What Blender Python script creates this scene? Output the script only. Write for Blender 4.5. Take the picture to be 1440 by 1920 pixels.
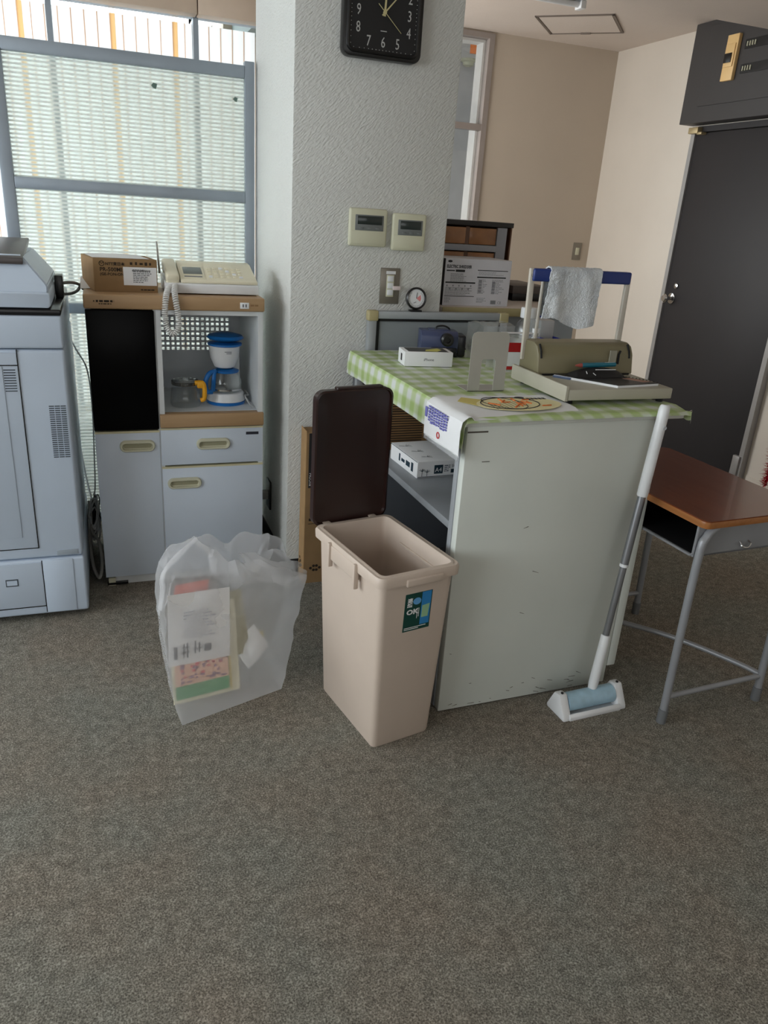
import bpy, bmesh, math, random
from mathutils import Vector, Matrix, Euler, noise

for o in list(bpy.data.objects):
    bpy.data.objects.remove(o, do_unlink=True)
SC = bpy.context.scene
COL = SC.collection
R = math.radians
random.seed(7)

# ------------------------------------------------------------------ camera
H = 1.335
PITCH, ROLL, YAW = R(21.6), R(3.86), R(20.75)
fw = Vector((math.sin(YAW)*math.cos(PITCH), math.cos(YAW)*math.cos(PITCH), -math.sin(PITCH)))
rt = Vector((math.cos(YAW), -math.sin(YAW), 0))
up = rt.cross(fw)
cr, sr = math.cos(ROLL), math.sin(ROLL)
r2 = cr*rt + sr*up
u2 = -sr*rt + cr*up
cam_d = bpy.data.cameras.new('camera')
cam = bpy.data.objects.new('camera', cam_d)
COL.objects.link(cam)
cam.matrix_world = Matrix(((r2.x, u2.x, -fw.x, 0), (r2.y, u2.y, -fw.y, 0), (r2.z, u2.z, -fw.z, H), (0, 0, 0, 1)))
cam_d.sensor_fit = 'HORIZONTAL'
cam_d.sensor_width = 36.0
cam_d.lens = 1425.0/1440.0*36.0
cam_d.clip_start = 0.02
SC.camera = cam

# ------------------------------------------------------------------ world, light, exposure
world = bpy.data.worlds.new('daylight')
SC.world = world
world.use_nodes = True
bg = world.node_tree.nodes['Background']
bg.inputs[0].default_value = (0.86, 0.95, 1.0, 1)
bg.inputs[1].default_value = 4.2


def area_light(name, loc, rot, sx, sy, power, col):
    d = bpy.data.lights.new(name, 'AREA')
    d.shape = 'RECTANGLE'
    d.size, d.size_y, d.energy, d.color = sx, sy, power, col
    o = bpy.data.objects.new(name, d)
    COL.objects.link(o)
    o.location, o.rotation_euler = loc, rot
    return o


# daylight entering by the left window band and the side window behind the pillar; rear lamp is an added front fill
area_light('left_window_daylight', (-3.1, 1.25, 1.55), (0, R(-90), 0), 1.5, 5.0, 52, (0.93, 0.97, 1.0))
area_light('rear_fill', (0.0, -3.35, 1.6), (R(90), 0, 0), 4.0, 1.3, 23, (0.95, 0.98, 1.0))  # added fill from behind the camera, the wall there is solid
area_light('side_window_daylight', (0.90, 4.5, 1.35), (0, R(-90), 0), 1.5, 0.9, 25, (1.0, 0.955, 0.91))
vs = SC.view_settings
vs.view_transform = 'Standard'
vs.look = 'None'
vs.exposure = 0.0
vs.gamma = 1.0
vs.use_curve_mapping = False


# ------------------------------------------------------------------ materials
def lin(c):
    out = []
    for v in c:
        v /= 255.0
        out.append(v/12.92 if v <= 0.04045 else ((v+0.055)/1.055)**2.4)
    return tuple(out) + (1.0,)


MATS = {}


def mat(name, col, rough=0.6, metal=0.0, spec=0.5, var=0.06, vscale=8.0, bump=0.0, bscale=200.0, coat=0.0, alpha=None, emit=None):
    """procedural material: principled with faint noise variation of colour and roughness"""
    if name in MATS:
        return MATS[name]
    m = bpy.data.materials.new(name)
    m.use_nodes = True
    nt = m.node_tree
    p = nt.nodes['Principled BSDF']
    c = lin(col)
    p.inputs['Roughness'].default_value = rough
    p.inputs['Metallic'].default_value = metal
    p.inputs['Specular IOR Level'].default_value = spec
    p.inputs['Coat Weight'].default_value = coat
    tc = nt.nodes.new('ShaderNodeTexCoord')
    nz = nt.nodes.new('ShaderNodeTexNoise')
    nz.inputs['Scale'].default_value = vscale
    nz.inputs['Detail'].default_value = 4
    nt.links.new(tc.outputs['Object'], nz.inputs['Vector'])
    rp = nt.nodes.new('ShaderNodeValToRGB')
    rp.color_ramp.elements[0].position = 0.3
    rp.color_ramp.elements[1].position = 0.7
    rp.color_ramp.elements[0].color = tuple(max(0, x*(1-var)) for x in c[:3]) + (1,)
    rp.color_ramp.elements[1].color = tuple(min(1, x*(1+var)) for x in c[:3]) + (1,)
    nt.links.new(nz.outputs['Fac'], rp.inputs['Fac'])
    nt.links.new(rp.outputs['Color'], p.inputs['Base Color'])
    if bump:
        n2 = nt.nodes.new('ShaderNodeTexNoise')
        n2.inputs['Scale'].default_value = bscale
        n2.inputs['Detail'].default_value = 3
        nt.links.new(tc.outputs['Object'], n2.inputs['Vector'])
        bp = nt.nodes.new('ShaderNodeBump')
        bp.inputs['Strength'].default_value = bump
        bp.inputs['Distance'].default_value = 0.002
        nt.links.new(n2.outputs['Fac'], bp.inputs['Height'])
        nt.links.new(bp.outputs['Normal'], p.inputs['Normal'])
    if emit:
        p.inputs['Emission Color'].default_value = c
        p.inputs['Emission Strength'].default_value = emit
    if alpha is not None:
        p.inputs['Alpha'].default_value = alpha
    MATS[name] = m
    return m


def base_nodes(name):
    m = bpy.data.materials.new(name)
    m.use_nodes = True
    nt = m.node_tree
    MATS[name] = m
    return m, nt, nt.nodes['Principled BSDF'], nt.nodes.new('ShaderNodeTexCoord'), nt.nodes['Material Output']


def N(nt, kind, **kw):
    n = nt.nodes.new(kind)
    for k, v in kw.items():
        if k in n.inputs:
            n.inputs[k].default_value = v
        else:
            setattr(n, k, v)
    return n


def math_node(nt, op, a, b=None):
    n = nt.nodes.new('ShaderNodeMath')
    n.operation = op
    for i, v in enumerate((a, b)):
        if v is None:
            continue
        if isinstance(v, (int, float)):
            n.inputs[i].default_value = v
        else:
            nt.links.new(v, n.inputs[i])
    return n.outputs[0]


def ramp(nt, fac, stops):
    r = nt.nodes.new('ShaderNodeValToRGB')
    e = r.color_ramp.elements
    while len(e) < len(stops):
        e.new(0.5)
    for i, (p, c) in enumerate(stops):
        e[i].position = p
        e[i].color = c
    nt.links.new(fac, r.inputs['Fac'])
    return r.outputs['Color']


def carpet_material():
    m, nt, p, tc, out = base_nodes('carpet')
    a = N(nt, 'ShaderNodeTexNoise', Scale=260.0, Detail=4.0, Roughness=0.75)
    b = N(nt, 'ShaderNodeTexVoronoi', Scale=300.0)
    c = N(nt, 'ShaderNodeTexNoise', Scale=3.0, Detail=4.0)
    d = N(nt, 'ShaderNodeTexNoise', Scale=38.0, Detail=3.0)
    for n in (a, b, c, d):
        nt.links.new(tc.outputs['Object'], n.inputs['Vector'])
    f = math_node(nt, 'ADD', math_node(nt, 'MULTIPLY', a.outputs['Fac'], 0.80),
                  math_node(nt, 'MULTIPLY', b.outputs['Distance'], 0.25))
    f = math_node(nt, 'ADD', f, math_node(nt, 'MULTIPLY', math_node(nt, 'SUBTRACT', d.outputs['Fac'], 0.5), 0.22))
    col = ramp(nt, f, [(0.36, lin((80, 77, 72))), (0.52, lin((122, 118, 111))), (0.72, lin((176, 172, 163)))])
    tint = ramp(nt, c.outputs['Fac'], [(0.36, lin((247, 252, 249))), (0.64, lin((255, 248, 240)))])
    mx = N(nt, 'ShaderNodeMix', data_type='RGBA', blend_type='MULTIPLY')
    mx.inputs[0].default_value = 1.0
    nt.links.new(col, mx.inputs[6])
    nt.links.new(tint, mx.inputs[7])
    nt.links.new(mx.outputs[2], p.inputs['Base Color'])
    p.inputs['Roughness'].default_value = 1.0
    p.inputs['Specular IOR Level'].default_value = 0.05
    bp = N(nt, 'ShaderNodeBump', Strength=0.5, Distance=0.004)
    nt.links.new(f, bp.inputs['Height'])
    nt.links.new(bp.outputs['Normal'], p.inputs['Normal'])
    return m


def wallpaper_material(name, col, strength, diagonal=True):
    m, nt, p, tc, out = base_nodes(name)
    mp = N(nt, 'ShaderNodeMapping')
    mp.vector_type = 'TEXTURE'
    mp.inputs['Rotation'].default_value = (0, R(-42) if diagonal else 0, 0)
    mp.inputs['Scale'].default_value = (1/55, 1/140, 1/190) if diagonal else (1/160, 1/160, 1/160)
    nt.links.new(tc.outputs['Object'], mp.inputs['Vector'])
    a = N(nt, 'ShaderNodeTexNoise', Scale=1.0, Detail=2.0, Roughness=0.5)
    nt.links.new(mp.outputs['Vector'], a.inputs['Vector'])
    c = N(nt, 'ShaderNodeTexNoise', Scale=3.0, Detail=4.0)
    nt.links.new(tc.outputs['Object'], c.inputs['Vector'])
    base = lin(col)
    cc = ramp(nt, c.outputs['Fac'], [(0.3, tuple(x*0.95 for x in base[:3]) + (1,)), (0.7, base)])
    nt.links.new(cc, p.inputs['Base Color'])
    p.inputs['Roughness'].default_value = 0.75
    p.inputs['Specular IOR Level'].default_value = 0.25
    bp = N(nt, 'ShaderNodeBump', Strength=strength, Distance=0.007 if diagonal else 0.003)
    nt.links.new(a.outputs['Fac'], bp.inputs['Height'])
    nt.links.new(bp.outputs['Normal'], p.inputs['Normal'])
    return m


def ribbed_panel_material():
    m, nt, p, tc, out = base_nodes('ribbed_polycarbonate')
    sp = N(nt, 'ShaderNodeSeparateXYZ')
    nt.links.new(tc.outputs['Object'], sp.inputs[0])
    ph = math_node(nt, 'FRACT', math_node(nt, 'MULTIPLY', sp.outputs['Z'], 74.0))
    rib = math_node(nt, 'LESS_THAN', ph, 0.5)
    tr = N(nt, 'ShaderNodeBsdfTransparent')
    tr.inputs[0].default_value = (0.87, 0.91, 0.88, 1)
    tl = N(nt, 'ShaderNodeBsdfTranslucent')
    tl.inputs[0].default_value = (0.90, 0.93, 0.90, 1)
    p.inputs['Base Color'].default_value = (0.78, 0.85, 0.83, 1)
    p.inputs['Roughness'].default_value = 0.35
    body = N(nt, 'ShaderNodeMixShader')
    nt.links.new(math_node(nt, 'ADD', math_node(nt, 'MULTIPLY', rib, 0.06), 0.10), body.inputs[0])
    nt.links.new(tl.outputs[0], body.inputs[1])
    nt.links.new(p.outputs[0], body.inputs[2])
    fac = math_node(nt, 'SUBTRACT', 0.74, math_node(nt, 'MULTIPLY', rib, 0.74))
    mx = N(nt, 'ShaderNodeMixShader')
    nt.links.new(fac, mx.inputs[0])
    nt.links.new(body.outputs[0], mx.inputs[1])
    nt.links.new(tr.outputs[0], mx.inputs[2])
    nt.links.new(mx.outputs[0], out.inputs['Surface'])
    bp = N(nt, 'ShaderNodeBump', Strength=0.15, Distance=0.001)
    nt.links.new(rib, bp.inputs['Height'])
    nt.links.new(bp.outputs['Normal'], p.inputs['Normal'])
    return m


def translucent_material(name, col, trans=0.55, through=0.0, rough=0.5, gloss_bump=0.0):
    m, nt, p, tc, out = base_nodes(name)
    c = lin(col)
    p.inputs['Base Color'].default_value = c
    p.inputs['Roughness'].default_value = rough
    tl = N(nt, 'ShaderNodeBsdfTranslucent')
    tl.inputs[0].default_value = c
    nz = N(nt, 'ShaderNodeTexNoise', Scale=14.0, Detail=3.0)
    nt.links.new(tc.outputs['Object'], nz.inputs['Vector'])
    mx = N(nt, 'ShaderNodeMixShader')
    mx.inputs[0].default_value = trans
    nt.links.new(p.outputs[0], mx.inputs[1])
    nt.links.new(tl.outputs[0], mx.inputs[2])
    last = mx
    if through:
        tr = N(nt, 'ShaderNodeBsdfTransparent')
        m2 = N(nt, 'ShaderNodeMixShader')
        f = math_node(nt, 'ADD', through, math_node(nt, 'MULTIPLY', math_node(nt, 'SUBTRACT', nz.outputs['Fac'], 0.5), 0.04))
        nt.links.new(f, m2.inputs[0])
        nt.links.new(mx.outputs[0], m2.inputs[1])
        nt.links.new(tr.outputs[0], m2.inputs[2])
        last = m2
    if gloss_bump:
        bp = N(nt, 'ShaderNodeBump', Strength=gloss_bump, Distance=0.006)
        nt.links.new(nz.outputs['Fac'], bp.inputs['Height'])
        nt.links.new(bp.outputs['Normal'], p.inputs['Normal'])
    nt.links.new(last.outputs[0], out.inputs['Surface'])
    return m


def glass_material(name, tint=(0.95, 0.97, 0.97), refl=0.10, rough=0.03):
    """thin clear sheet: transparent with a fresnel-free bit of gloss"""
    m, nt, p, tc, out = base_nodes(name)
    tr = N(nt, 'ShaderNodeBsdfTransparent')
    tr.inputs[0].default_value = tint + (1,)
    gl = N(nt, 'ShaderNodeBsdfGlossy')
    gl.inputs['Roughness'].default_value = rough
    lw = N(nt, 'ShaderNodeLayerWeight')
    lw.inputs[0].default_value = 0.25
    nz = N(nt, 'ShaderNodeTexNoise', Scale=6.0)
    nt.links.new(tc.outputs['Object'], nz.inputs['Vector'])
    f = math_node(nt, 'ADD', math_node(nt, 'MULTIPLY', lw.outputs['Facing'], 0.5), math_node(nt, 'MULTIPLY', nz.outputs['Fac'], refl))
    mx = N(nt, 'ShaderNodeMixShader')
    nt.links.new(f, mx.inputs[0])
    nt.links.new(tr.outputs[0], mx.inputs[1])
    nt.links.new(gl.outputs[0], mx.inputs[2])
    nt.links.new(mx.outputs[0], out.inputs['Surface'])
    return m


def gingham_material():
    m, nt, p, tc, out = base_nodes('green_gingham_vinyl')
    sp = N(nt, 'ShaderNodeSeparateXYZ')
    nt.links.new(tc.outputs['Object'], sp.inputs[0])
    per = 1/0.062

    def stripe(v):
        f = math_node(nt, 'FRACT', math_node(nt, 'MULTIPLY', v, per))
        s = math_node(nt, 'ABSOLUTE', math_node(nt, 'SUBTRACT', f, 0.5))
        mr = N(nt, 'ShaderNodeMapRange')
        mr.inputs['From Min'].default_value = 0.17
        mr.inputs['From Max'].default_value = 0.33
        nt.links.new(s, mr.inputs['Value'])
        return mr.outputs[0]
    sx = stripe(math_node(nt, 'ADD', sp.outputs['X'], sp.outputs['Z']))
    sy = stripe(math_node(nt, 'ADD', sp.outputs['Y'], 0.0))
    tot = math_node(nt, 'MULTIPLY', math_node(nt, 'ADD', sx, sy), 0.5)
    col = ramp(nt, tot, [(0.0, lin((216, 221, 216))), (0.5, lin((190, 205, 160))), (1.0, lin((164, 188, 116)))])
    nt.links.new(col, p.inputs['Base Color'])
    p.inputs['Roughness'].default_value = 0.38
    return m


def wood_material(name, c0, c1, axis='Y', scale=14.0, rough=0.35, coat=0.0, bands=True):
    m, nt, p, tc, out = base_nodes(name)
    mp = N(nt, 'ShaderNodeMapping')
    s = {'X': (0.6, 9, 9), 'Y': (9, 0.6, 9), 'Z': (9, 9, 0.6)}[axis]
    mp.inputs['Scale'].default_value = s
    nt.links.new(tc.outputs['Object'], mp.inputs['Vector'])
    a = N(nt, 'ShaderNodeTexNoise', Scale=scale, Detail=6.0, Roughness=0.6)
    nt.links.new(mp.outputs['Vector'], a.inputs['Vector'])
    col = ramp(nt, a.outputs['Fac'], [(0.3, lin(c0)), (0.7, lin(c1))])
    nt.links.new(col, p.inputs['Base Color'])
    p.inputs['Roughness'].default_value = rough
    p.inputs['Coat Weight'].default_value = coat
    return m


def stained_paint_material():
    """off-white painted steel with scuffs, thickest near the foot and edges"""
    m, nt, p, tc, out = base_nodes('scuffed_offwhite_paint')
    a = N(nt, 'ShaderNodeTexNoise', Scale=2.5, Detail=5.0)
    nt.links.new(tc.outputs['Object'], a.inputs['Vector'])
    mp = N(nt, 'ShaderNodeMapping')
    mp.inputs['Scale'].default_value = (9, 9, 42)
    nt.links.new(tc.outputs['Object'], mp.inputs['Vector'])
    b = N(nt, 'ShaderNodeTexNoise', Scale=1.3, Detail=6.0, Roughness=0.75)
    nt.links.new(mp.outputs['Vector'], b.inputs['Vector'])
    base = ramp(nt, a.outputs['Fac'], [(0.3, lin((202, 207, 200))), (0.7, lin((214, 218, 211)))])
    sc = ramp(nt, b.outputs['Fac'], [(0.735, (0, 0, 0, 1)), (0.765, (1, 1, 1, 1))])
    mx = N(nt, 'ShaderNodeMix', data_type='RGBA')
    nt.links.new(sc, mx.inputs[0])
    nt.links.new(base, mx.inputs[6])
    mx.inputs[7].default_value = lin((70, 66, 58))
    nt.links.new(mx.outputs[2], p.inputs['Base Color'])
    p.inputs['Roughness'].default_value = 0.42
    return m


carpet_material()
wallpaper_material('embossed_wallpaper', (210, 211, 207), 0.65)
wallpaper_material('warm_plaster', (213, 205, 194), 0.12, False)
wallpaper_material('back_plaster', (196, 183, 167), 0.12, False)
wallpaper_material('ceiling_board', (214, 202, 192), 0.35, False)
ribbed_panel_material()
gingham_material()
stained_paint_material()
translucent_material('blind_fabric', (253, 252, 252), 0.96)
translucent_material('orange_fabric', (250, 224, 186), 0.9)
translucent_material('cord_fabric', (240, 214, 192), 0.8)
translucent_material('bag_film', (246, 247, 250), 0.45, 0.69, 0.18, 0.4)
translucent_material('clear_pack', (225, 228, 230), 0.3, 0.66, 0.12, 0.5)
glass_material('clear_glass')
glass_material('window_glass', (0.97, 0.98, 0.98), 0.03)
glass_material('frosted_bottle', (0.88, 0.9, 0.88), 0.25, 0.25)
wood_material('desk_wood', (98, 47, 22), (120, 62, 32), 'Y', 6.0, 0.24, 0.2)
wood_material('desk_edge_wood', (146, 92, 46), (170, 112, 62), 'Y', 6.0, 0.35)
wood_material('tan_trim', (166, 134, 98), (176, 145, 108), 'X', 5.0, 0.45)
wood_material('striped_carton', (92, 66, 36), (136, 102, 60), 'X', 12.0, 0.8)

black = mat('black_plastic', (16, 16, 17), 0.3)
blackrub = mat('black_rubber', (12, 12, 12), 0.8)
white_pl = mat('white_plastic', (224, 226, 228), 0.35)
alum = mat('aluminium_frame', (148, 158, 168), 0.42, 0.35)
steel_grey = mat('grey_steel', (138, 143, 146), 0.45)
cab_grey = mat('cabinet_front_laminate', (205, 216, 230), 0.4, var=0.02)
cab_edge = mat('cabinet_pale_yellow_trim', (206, 200, 166), 0.45)
cream = mat('cream_plastic', (203, 202, 178), 0.4, var=0.03)
cop_grey = mat('copier_plastic', (192, 206, 223), 0.42, var=0.02, bump=0.05, bscale=900)
cop_dark = mat('dark_glossy_plastic', (24, 25, 29), 0.25)
cardboard = mat('cardboard', (143, 114, 78), 0.85, var=0.08, vscale=20)
cardboard2 = mat('cardboard_pale', (172, 138, 96), 0.85, var=0.08, vscale=20)
paper = mat('white_paper', (228, 229, 230), 0.75, var=0.02)
ink = mat('black_ink', (28, 28, 30), 0.7)
ink_brown = mat('brown_ink', (40, 29, 17), 0.8)
ink_grey = mat('grey_ink', (120, 122, 126), 0.8)
ink_blue = mat('violet_blue_ink', (112, 112, 178), 0.8)
ink_red = mat('red_ink', (196, 60, 64), 0.8)
ink_orange = mat('orange_ink', (206, 112, 52), 0.8)
yellow = mat('yellow_print', (232, 214, 130), 0.7)
green_p = mat('green_print', (98, 160, 112), 0.7)
pink_p = mat('peach_print', (226, 186, 164), 0.7)
chrome = mat('chrome', (205, 205, 205), 0.18, 1.0)
bin_beige = mat('bin_beige_plastic', (200, 184, 170), 0.45, var=0.03, bump=0.06, bscale=600)
lid_brown = mat('dark_brown_lid_plastic', (40, 20, 16), 0.33, var=0.1, bump=0.05, bscale=500)
blue_pl = mat('blue_plastic', (22, 108, 184), 0.35)
door_grey = mat('charcoal_door_paint', (47, 45, 46), 0.5, spec=0.25, var=0.03)
box_grey = mat('charcoal_panel_paint', (64, 62, 62), 0.55, spec=0.3, var=0.03)
beige_mach = mat('olive_beige_enamel', (124, 117, 90), 0.4, var=0.04)
beige_light = mat('pale_beige_enamel', (174, 170, 154), 0.4, var=0.03)

# ------------------------------------------------------------------ mesh helpers


class B:
    def __init__(self):
        self.bm = bmesh.new()

    def merge(self, tmp, mtx=None):
        me = bpy.data.meshes.new('tmp')
        if mtx is not None:
            bmesh.ops.transform(tmp, matrix=mtx, verts=tmp.verts)
        tmp.to_mesh(me)
        tmp.free()
        self.bm.from_mesh(me)
        bpy.data.meshes.remove(me)
        return self

    def box(self, x0, y0, z0, x1, y1, z1, bev=0.0, seg=2, mtx=None):
        t = bmesh.new()
        bmesh.ops.create_cube(t, size=1.0)
        for v in t.verts:
            v.co = Vector(((x0+x1)/2+v.co.x*(x1-x0), (y0+y1)/2+v.co.y*(y1-y0), (z0+z1)/2+v.co.z*(z1-z0)))
        if bev:
            bmesh.ops.bevel(t, geom=list(t.edges), offset=bev, segments=seg, profile=0.5, affect='EDGES')
        return self.merge(t, mtx)

    def prism(self, pts, axis, a, b, bev=0.0, mtx=None):
        """polygon pts (2D) extruded along axis from a to b"""
        t = bmesh.new()

        def P(p, h):
            return {'X': (h, p[0], p[1]), 'Y': (p[0], h, p[1]), 'Z': (p[0], p[1], h)}[axis]
        va = [t.verts.new(P(p, a)) for p in pts]
        vb = [t.verts.new(P(p, b)) for p in pts]
        n = len(pts)
        t.faces.new(va)
        t.faces.new(list(reversed(vb)))
        for i in range(n):
            t.faces.new((va[i], vb[i], vb[(i+1) % n], va[(i+1) % n]))
        bmesh.ops.recalc_face_normals(t, faces=t.faces)
        if bev:
            bmesh.ops.bevel(t, geom=list(t.edges), offset=bev, segments=2, profile=0.5, affect='EDGES')
        return self.merge(t, mtx)

    def lathe(self, prof, cx=0, cy=0, seg=32, mtx=None, closed=False):
        """prof [(r,z)] revolved round z"""
        t = bmesh.new()
        rings = []
        for r, z in prof:
            if r < 1e-6:
                rings.append([t.verts.new((cx, cy, z))])
            else:
                rings.append([t.verts.new((cx+r*math.cos(2*math.pi*i/seg), cy+r*math.sin(2*math.pi*i/seg), z)) for i in range(seg)])
        for k in range(len(rings)-1):
            a, b = rings[k], rings[k+1]
            for i in range(seg):
                j = (i+1) % seg
                if len(a) == 1 and len(b) == 1:
                    continue
                if len(a) == 1:
                    t.faces.new((a[0], b[i], b[j]))
                elif len(b) == 1:
                    t.faces.new((a[i], b[0], a[j]))
                else:
                    t.faces.new((a[i], b[i], b[j], a[j]))
        if len(rings[0]) > 1 and not closed:
            pass
        bmesh.ops.recalc_face_normals(t, faces=t.faces)
        return self.merge(t, mtx)

    def tube(self, pts, r, seg=10, cap=True, closed=False):
        """round tube along points; r scalar or list"""
        t = bmesh.new()
        pts = [Vector(p) for p in pts]
        n = len(pts)
        rings = []
        prev = None
        for i, p in enumerate(pts):
            if closed:
                d = (pts[(i+1) % n]-pts[i-1]).normalized()
            else:
                d = (pts[min(i+1, n-1)]-pts[max(i-1, 0)]).normalized()
            if prev is None:
                u = d.cross(Vector((0, 0, 1)))
                if u.length < 1e-3:
                    u = d.cross(Vector((1, 0, 0)))
            else:
                u = prev - d*prev.dot(d)
            u.normalize()
            prev = u
            w = d.cross(u)
            rr = r[i] if isinstance(r, (list, tuple)) else r
            rings.append([t.verts.new(p+rr*(math.cos(2*math.pi*k/seg)*u+math.sin(2*math.pi*k/seg)*w)) for k in range(seg)])
        m = n if closed else n-1
        for i in range(m):
            a, b = rings[i], rings[(i+1) % n]
            for k in range(seg):
                t.faces.new((a[k], a[(k+1) % seg], b[(k+1) % seg], b[k]))
        if cap and not closed:
            t.faces.new(list(reversed(rings[0])))
            t.faces.new(rings[-1])
        bmesh.ops.recalc_face_normals(t, faces=t.faces)
        return self.merge(t)

    def cyl(self, p0, p1, r, seg=20):
        return self.tube([p0, p1], r, seg)

    def grid(self, f, nu, nv, thick=0.0):
        """surface f(u,v)->xyz, u,v in 0..1"""
        t = bmesh.new()
        vs_ = [[t.verts.new(f(i/nu, j/nv)) for j in range(nv+1)] for i in range(nu+1)]
        for i in range(nu):
            for j in range(nv):
                t.faces.new((vs_[i][j], vs_[i+1][j], vs_[i+1][j+1], vs_[i][j+1]))
        if thick:
            bmesh.ops.recalc_face_normals(t, faces=t.faces)
            bmesh.ops.solidify(t, geom=list(t.faces), thickness=thick)
        return self.merge(t)


def catmull(pts, n=8):
    pts = [Vector(p) for p in pts]
    out = []
    for i in range(len(pts)-1):
        p0, p1, p2, p3 = pts[max(i-1, 0)], pts[i], pts[i+1], pts[min(i+2, len(pts)-1)]
        for k in range(n):
            t = k/n
            out.append(0.5*((2*p1)+(-p0+p2)*t+(2*p0-5*p1+4*p2-p3)*t*t+(-p0+3*p1-3*p2+p3)*t**3))
    out.append(pts[-1])
    return out


def loft(rings, cap0=True, cap1=False):
    tb_ = bmesh.new()
    vr = [[tb_.verts.new(p) for p in ring] for ring in rings]
    n = len(vr[0])
    for a, c in zip(vr[:-1], vr[1:]):
        for i in range(n):
            tb_.faces.new((a[i], a[(i+1) % n], c[(i+1) % n], c[i]))
    if cap0:
        tb_.faces.new(list(reversed(vr[0])))
    if cap1:
        tb_.faces.new(vr[-1])
    bmesh.ops.recalc_face_normals(tb_, faces=tb_.faces)
    return tb_


def tag(o, label=None, cat=None, group=None, kind=None):
    if label:
        o['label'] = label
    if cat:
        o['category'] = cat
    if group:
        o['group'] = group
    if kind:
        o['kind'] = kind
    return o


PRINTS = ('print', 'marks', 'strokes', 'drawing', 'barcode', 'pictograms', 'dots', 'mark', 'bars', 'lettering', 'plate_')


def obj(name, b, m, parent=None, world=False, angle=38):
    me = bpy.data.meshes.new(name)
    b.bm.to_mesh(me)
    b.bm.free()
    o = bpy.data.objects.new(name, me)
    COL.objects.link(o)
    me.materials.append(MATS[m] if isinstance(m, str) else m)
    for p in me.polygons:
        p.use_smooth = True
    me.set_sharp_from_angle(angle=R(angle))
    if parent and name.split('_')[-1] in PRINTS:
        o['kind'] = 'stuff'
    if parent:
        o.parent = parent
        if world:
            o.matrix_parent_inverse = world_of(parent).inverted()
    return o


def world_of(o):
    m = o.matrix_basis.copy()
    if o.parent:
        m = world_of(o.parent) @ o.matrix_parent_inverse @ m
    return m


def thing(name, loc, label, cat, rz=0.0, group=None):
    o = bpy.data.objects.new(name, None)
    COL.objects.link(o)
    o.empty_display_size = 0.05
    o.location = loc
    o.rotation_euler = (0, 0, rz)
    return tag(o, label, cat, group)


def struct(name, b, m, label=None):
    o = obj(name, b, m)
    return tag(o, label=label, kind='structure')


def txt(name, s, size, m, parent, loc, rot=(R(90), 0, 0), ext=0.0002, align='LEFT', sx=1.0, world=True, bold=0.0):
    cu = bpy.data.curves.new(name, 'FONT')
    cu.body = s
    cu.size = size
    cu.extrude = ext
    cu.offset = bold
    cu.align_x = align
    cu.resolution_u = 2
    to = bpy.data.objects.new(name + '_tmp', cu)
    me = bpy.data.meshes.new_from_object(to)
    bpy.data.objects.remove(to)
    bpy.data.curves.remove(cu)
    me.name = name
    me.materials.clear()
    me.materials.append(MATS[m] if isinstance(m, str) else m)
    o = bpy.data.objects.new(name, me)
    COL.objects.link(o)
    M4 = Matrix.Translation(loc) @ Euler(rot).to_matrix().to_4x4() @ Matrix.Diagonal((sx, 1, 1, 1))
    me.transform(M4)
    if parent:
        o.parent = parent
        if world:
            o.matrix_parent_inverse = world_of(parent).inverted()
    return o


def bars_front(rects, y, t=0.0004):
    """flat print marks on a face that looks to -y: rects (x0,z0,x1,z1)"""
    b = B()
    for x0, z0, x1, z1 in rects:
        b.box(x0, y-t, z0, x1, y+0.0002, z1)
    return b


def textlines(x0, x1, z1, n, lh, fill=0.5, seed=1, wmin=0.5):
    rr = random.Random(seed)
    out = []
    for i in range(n):
        w = (x1-x0)*rr.uniform(wmin, 1)
        x = x0
        zt = z1-i*lh
        while x < x0+w:
            l = rr.uniform(0.6, 2.2)*lh
            out.append((x, zt-lh*fill, min(x+l, x0+w), zt))
            x += l+lh*0.35
    return out


# ================================================================== SETTING
CEIL = 2.43
XR = 3.40
YB = 5.09
YW = 3.80
XL = -3.2
YF = -3.5
struct('floor', B().box(XL, YF, -0.06, XR+0.1, 7.2, 0.0), 'carpet')
# ceiling behind and in front of the beam
struct('ceiling', B().box(XL, YF, CEIL, XR+0.1, YB+0.1, CEIL+0.1), 'ceiling_board')
struct('trim_1', B().box(1.2, 2.9, 2.30, XR, 3.57, CEIL), 'ceiling_board', 'lowered ceiling beam')
struct('wall_right', B().box(XR, YF, 0, XR+0.12, YB+0.1, CEIL), 'warm_plaster')
# back wall with the interior window opening
WX0, WX1, WZ0, WZ1 = 1.55, 2.463, 1.0, 2.42
b = B()
b.box(WX1, YB, 0, XR, YB+0.12, CEIL)
b.box(0.75, YB, 0, WX0, YB+0.12, CEIL)
b.box(WX0, YB, 0, WX1, YB+0.12, WZ0)
b.box(WX0, YB, WZ1, WX1, YB+0.12, CEIL)
struct('wall_back', b, 'back_plaster')
# exterior wall with the low-silled window behind the partition
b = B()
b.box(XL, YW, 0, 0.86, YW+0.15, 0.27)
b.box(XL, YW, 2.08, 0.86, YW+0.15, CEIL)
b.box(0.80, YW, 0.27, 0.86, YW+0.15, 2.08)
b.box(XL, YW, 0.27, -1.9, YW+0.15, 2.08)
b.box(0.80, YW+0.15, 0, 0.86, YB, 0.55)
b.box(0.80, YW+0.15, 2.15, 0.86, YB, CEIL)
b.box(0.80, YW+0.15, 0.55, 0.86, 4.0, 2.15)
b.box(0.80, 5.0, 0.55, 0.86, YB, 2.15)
struct('wall_window_side', b, mat('shaded_grey_green', (128, 142, 140), 0.7))  # whole wall darkened to carry the shade under the window
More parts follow.
